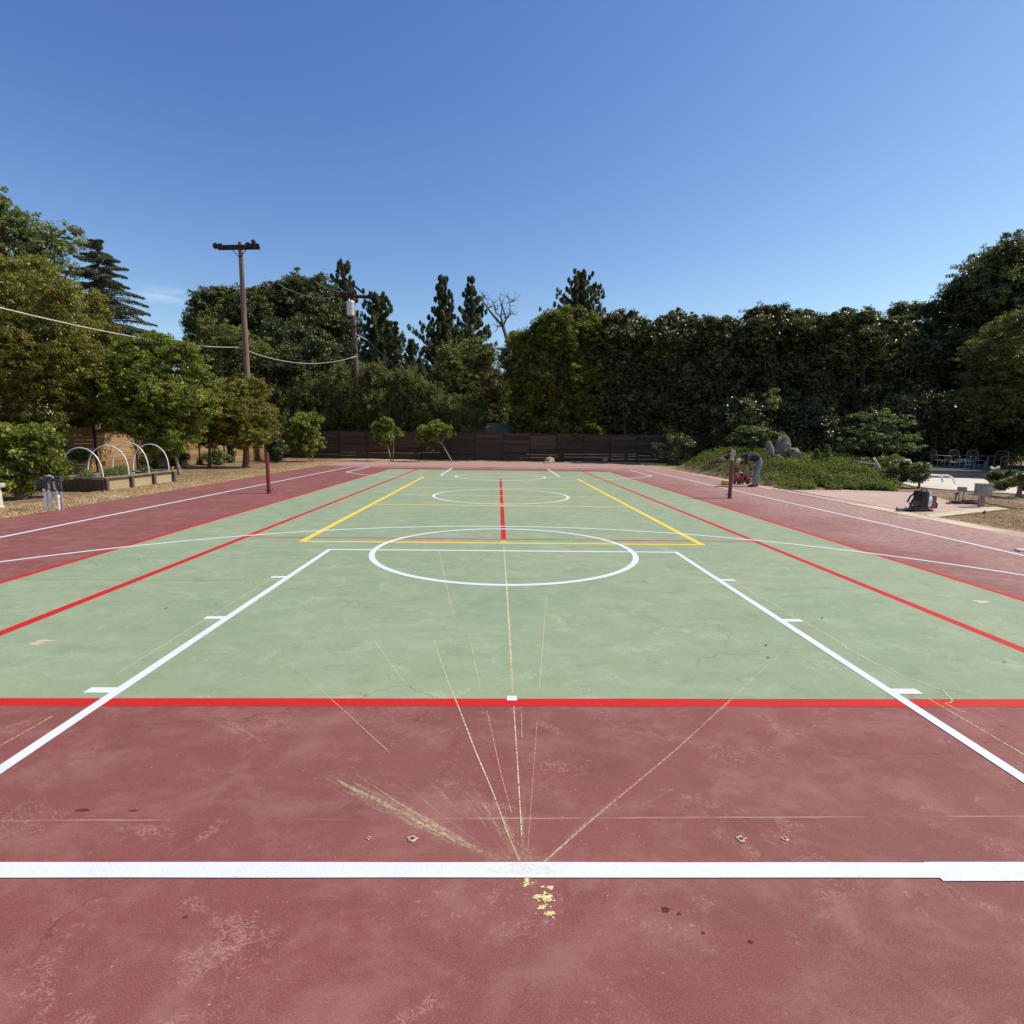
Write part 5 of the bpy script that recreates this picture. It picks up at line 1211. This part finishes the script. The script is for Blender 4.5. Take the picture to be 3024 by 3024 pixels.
mb=MB(); mb.ball((-.64,0,.905),(.10,.095,.09),2,M3=Matrix.Rotation(R(-50),3,'Y')); mb.box((-.745,0,.83),(.11,.14,.012),M3=Matrix.Rotation(R(-70),3,'Y'),bev=.004); build_s(mb,'cap',M_CAPC,body_root)
mb=MB(); mb.ball((-.715,0,.80),(.022,.018,.022),1); mb.ball((-.66,-.088,.85),(.018,.012,.028),1); mb.ball((-.66,.088,.85),(.018,.012,.028),1); mb.ball((-.70,-.03,.825),(.012,.012,.012),1); mb.ball((-.70,.03,.825),(.012,.012,.012),1); build_s(mb,'face',M_SKIN,body_root)
for side,(hx,hy,hz) in ((-1,V[19]),(1,V[23])):
    mb=MB(); base=Vector((hx,hy,hz)); mb.box(base+Vector((-.008,0,-.035)),(.035,.075,.08),bev=.012)
    for k in range(4):
        y_=-.030+.020*k; L_=(.060,.072,.068,.052)[k]; b=base+Vector((-.01,y_,-.07)); mb.tube([b,b+Vector((-.012,0,-L_*.5)),b+Vector((-.035,0,-L_*.85))],[.0095,.009,.007],6)
    b=base+Vector((-.01,-side*.035,-.03)); mb.tube([b,b+Vector((-.03,-side*.015,-.03)),b+Vector((-.05,-side*.005,-.05))],[.011,.010,.008],6)
    build_s(mb,'hand',M_SKIN,body_root)
# red machine (gas-powered line striper body) under the hands
gx,gy=gp(2188,1430)
e=empty('red_machine',(gx,gy,.002),R(4),'red paint machine on the slab under the bending person','machine'); e.scale=(1.18,1.18,1.25)
mb=MB(); mb.box((.0,.02,.10),(.40,.26,.05),bev=.01); mb.box((.14,.02,.20),(.10,.24,.24),bev=.03); mb.box((-.13,.02,.20),(.14,.22,.16),bev=.03); build_s(mb,'frame',M_REDP,e)
mb=MB(); mb.tube([(-.02,-.04,.20),(-.02,.14,.20)],.09,16); mb.box((.02,.05,.28),(.16,.16,.10),bev=.03); build_s(mb,'engine',M_BLACKP,e)
mb=MB(); mb.tube([(-.16,-.12,.10),(-.16,-.12,.55),(-.15,.16,.55),(-.16,.16,.10)],.015,8); build_s(mb,'handle',M_REDP,e)
for sx in(-.14,.14):
    for sy in(-.14,.16):
        mb=MB(); mb.tube([(sx,sy-.02,.065),(sx,sy+.02,.065)],.062,16); build_s(mb,'wheel',M_BLACKP,e)
mb=MB(); mb.lathe((-.02,0,.33),[(.04,0),(.04,.03),(.02,.04)],12); build_s(mb,'filler_cap',M_WHITEP,e)
gx,gy=gp(2146,1432)
e=empty('yellow_bucket',(gx,gy,.002),0,'low yellow bucket with a pale lid beside the red machine','bucket')
mb=MB(); mb.lathe((0,0,0),[(.14,0),(.155,.02),(.165,.13),(.172,.135),(.172,.15)],22); mb.box((-.15,0,.08),(.08,.14,.12),bev=.02); build_s(mb,'tub',M_YELP,e)
mb=MB(); mb.lathe((.02,0,.152),[(.175,0),(.178,.012),(.16,.022),(.02,.026)],22); build_s(mb,'lid',M_YELL,e)
mb=MB(); mb.tube([(.17*math.cos(t),.17*math.sin(t)*.2-.17,.13+.0*t) for t in np.linspace(PI,2*PI,9)],.006,5); mb.build('bail_handle',M_GREYM,e)
# black jacket-like bag between post and machine
gx,gy=gp(2178,1412)
mb=MB(); mb.ball((0,0,.30),(.13,.12,.26),2,.12,3); mb.tube([(0,-.05,.5),(-.02,-.05,.64),(.01,-.05,.72)],.035,8); o=build_s(mb,'black_bag',simple('black_fabric',(.012,.012,.014),.9)); o.location=(gx,gy+.35,0); tag(o,'upright black bag between the right net post and the bending person','bag')

# ------------------------------------------------------------------ dry grass verge and litter
def blades(name,label,pts,n,seed,hgt,mat,w=.006):
    r2=np.random.default_rng(seed); P=[]
    for (x0,x1,y0,y1,wt) in pts:
        m=int(n*wt); P.append(np.column_stack([r2.uniform(x0,x1,m),r2.uniform(y0,y1,m),np.full(m,-.02)]))
    P=np.vstack(P)
    d=np.sin(P[:,0]*2.3+.7*np.sin(P[:,1]*1.9))*np.sin(P[:,1]*1.7)+.5*np.sin(P[:,0]*6)*np.sin(P[:,1]*5.1)
    P=P[r2.random(len(P))<np.clip(.55+d*.5,.06,1)]; m=len(P)
    A=r2.normal(0,.8,(m,3)); A[:,2]=np.abs(r2.normal(.5,.35,m)); L=hgt*r2.uniform(.4,1.4,m)
    P=P+unit(A)*L[:,None]*.45
    return tag(leaf_mesh(name,P,r2.normal(size=(m,3)),A,L,w*2,np.clip(.5+.2*d[:0].sum()+r2.normal(0,.22,m),0,1),mat),label,'dry grass',kind='stuff')
blades('dry_grass','dry straw-coloured grass along the left edge of the slab',[(-10.6,-9.25,-8,0,.32),(-11.2,-9.45,0,10,.34),(-11.6,-9.5,8,20.5,.16),(-16,-10,-4,18,.12),(-14,9,20.75,22.3,.06)],60000,3,.07,L_STRAW,.005)
blades('dirt_litter','dry litter and cut grass on the bare dirt by the pad',[(9.8,14,-7,-2.2,.45),(12.5,17,-2.5,1.5,.30),(9.7,13,3,6,.25)],26000,4,.055,L_STRAW,.006)

# ------------------------------------------------------------------ light, sky
SE,SAZ=R(48),math.atan2(.16,.97)          # elevation, direction (from +X towards +Y)
sd=Vector((math.cos(SE)*math.cos(SAZ),math.cos(SE)*math.sin(SAZ),math.sin(SE)))
sl=bpy.data.lights.new('sun','SUN'); sl.energy=4.9; sl.angle=R(.5); sl.color=(1,.925,.80)
so=bpy.data.objects.new('sun',sl); C.objects.link(so); so.rotation_euler=sd.to_track_quat('Z','Y').to_euler()
wd=bpy.data.worlds.new('World'); bpy.context.scene.world=wd; wd.use_nodes=True
nt=wd.node_tree; nt.nodes.clear()
sk=nt.nodes.new('ShaderNodeTexSky'); sk.sky_type='NISHITA'; sk.sun_disc=False; sk.sun_elevation=SE; sk.sun_rotation=PI/2-SAZ
sk.altitude=100; sk.air_density=1.0; sk.dust_density=.35; sk.ozone_density=2.0
bg=nt.nodes.new('ShaderNodeBackground'); bg.inputs['Strength'].default_value=.10
ou=nt.nodes.new('ShaderNodeOutputWorld')
# a single thin wisp of cirrus low on the left
tc=nt.nodes.new('ShaderNodeTexCoord')
wd_=ray(490,872).normalized()
vd=nt.nodes.new('ShaderNodeVectorMath'); vd.operation='SUBTRACT'; nt.links.new(tc.outputs['Generated'],vd.inputs[0]); vd.inputs[1].default_value=wd_
mp=nt.nodes.new('ShaderNodeVectorMath'); mp.operation='MULTIPLY'; mp.inputs[1].default_value=(13,13,60); nt.links.new(vd.outputs[0],mp.inputs[0])
ln=nt.nodes.new('ShaderNodeVectorMath'); ln.operation='LENGTH'; nt.links.new(mp.outputs[0],ln.inputs[0])
mr=nt.nodes.new('ShaderNodeMapRange'); mr.interpolation_type='SMOOTHSTEP'; mr.inputs['From Min'].default_value=1; mr.inputs['From Max'].default_value=.15; nt.links.new(ln.outputs['Value'],mr.inputs['Value'])
ns=nt.nodes.new('ShaderNodeTexNoise'); ns.inputs['Scale'].default_value=1.6; ns.inputs['Detail'].default_value=6; nt.links.new(mp.outputs[0],ns.inputs['Vector'])
m1=nt.nodes.new('ShaderNodeMath'); m1.operation='MULTIPLY'; nt.links.new(mr.outputs[0],m1.inputs[0])
mr2=nt.nodes.new('ShaderNodeMapRange'); mr2.inputs['From Min'].default_value=.35; mr2.inputs['From Max'].default_value=.75; mr2.inputs['To Max'].default_value=.65; nt.links.new(ns.outputs['Fac'],mr2.inputs['Value']); nt.links.new(mr2.outputs[0],m1.inputs[1])
mx=nt.nodes.new('ShaderNodeMix'); mx.data_type='RGBA'; nt.links.new(m1.outputs[0],mx.inputs[0]); sp=nt.nodes.new('ShaderNodeSeparateColor'); cb=nt.nodes.new('ShaderNodeCombineColor'); nt.links.new(sk.outputs[0],sp.inputs[0])
for i,(pw,am) in enumerate(((1.42,.90),(1.30,.96),(.86,1.92))):
    a_=nt.nodes.new('ShaderNodeMath'); a_.operation='POWER'; a_.inputs[1].default_value=pw; b_=nt.nodes.new('ShaderNodeMath'); b_.operation='MULTIPLY'; b_.inputs[1].default_value=am
    nt.links.new(sp.outputs[i],a_.inputs[0]); nt.links.new(a_.outputs[0],b_.inputs[0]); nt.links.new(b_.outputs[0],cb.inputs[i])
nt.links.new(cb.outputs[0],mx.inputs[6]); mx.inputs[7].default_value=(6.5,8.3,10.5,1)
nt.links.new(mx.outputs[2],bg.inputs['Color']); nt.links.new(bg.outputs[0],ou.inputs['Surface'])
sc=bpy.context.scene
sc.view_settings.view_transform='Standard'; sc.view_settings.look='None'; sc.view_settings.exposure=0; sc.view_settings.gamma=1
sc.render.engine='CYCLES'
sc.render.resolution_x=1024; sc.render.resolution_y=1024
sc.cycles.max_bounces=6; sc.cycles.transparent_max_bounces=32
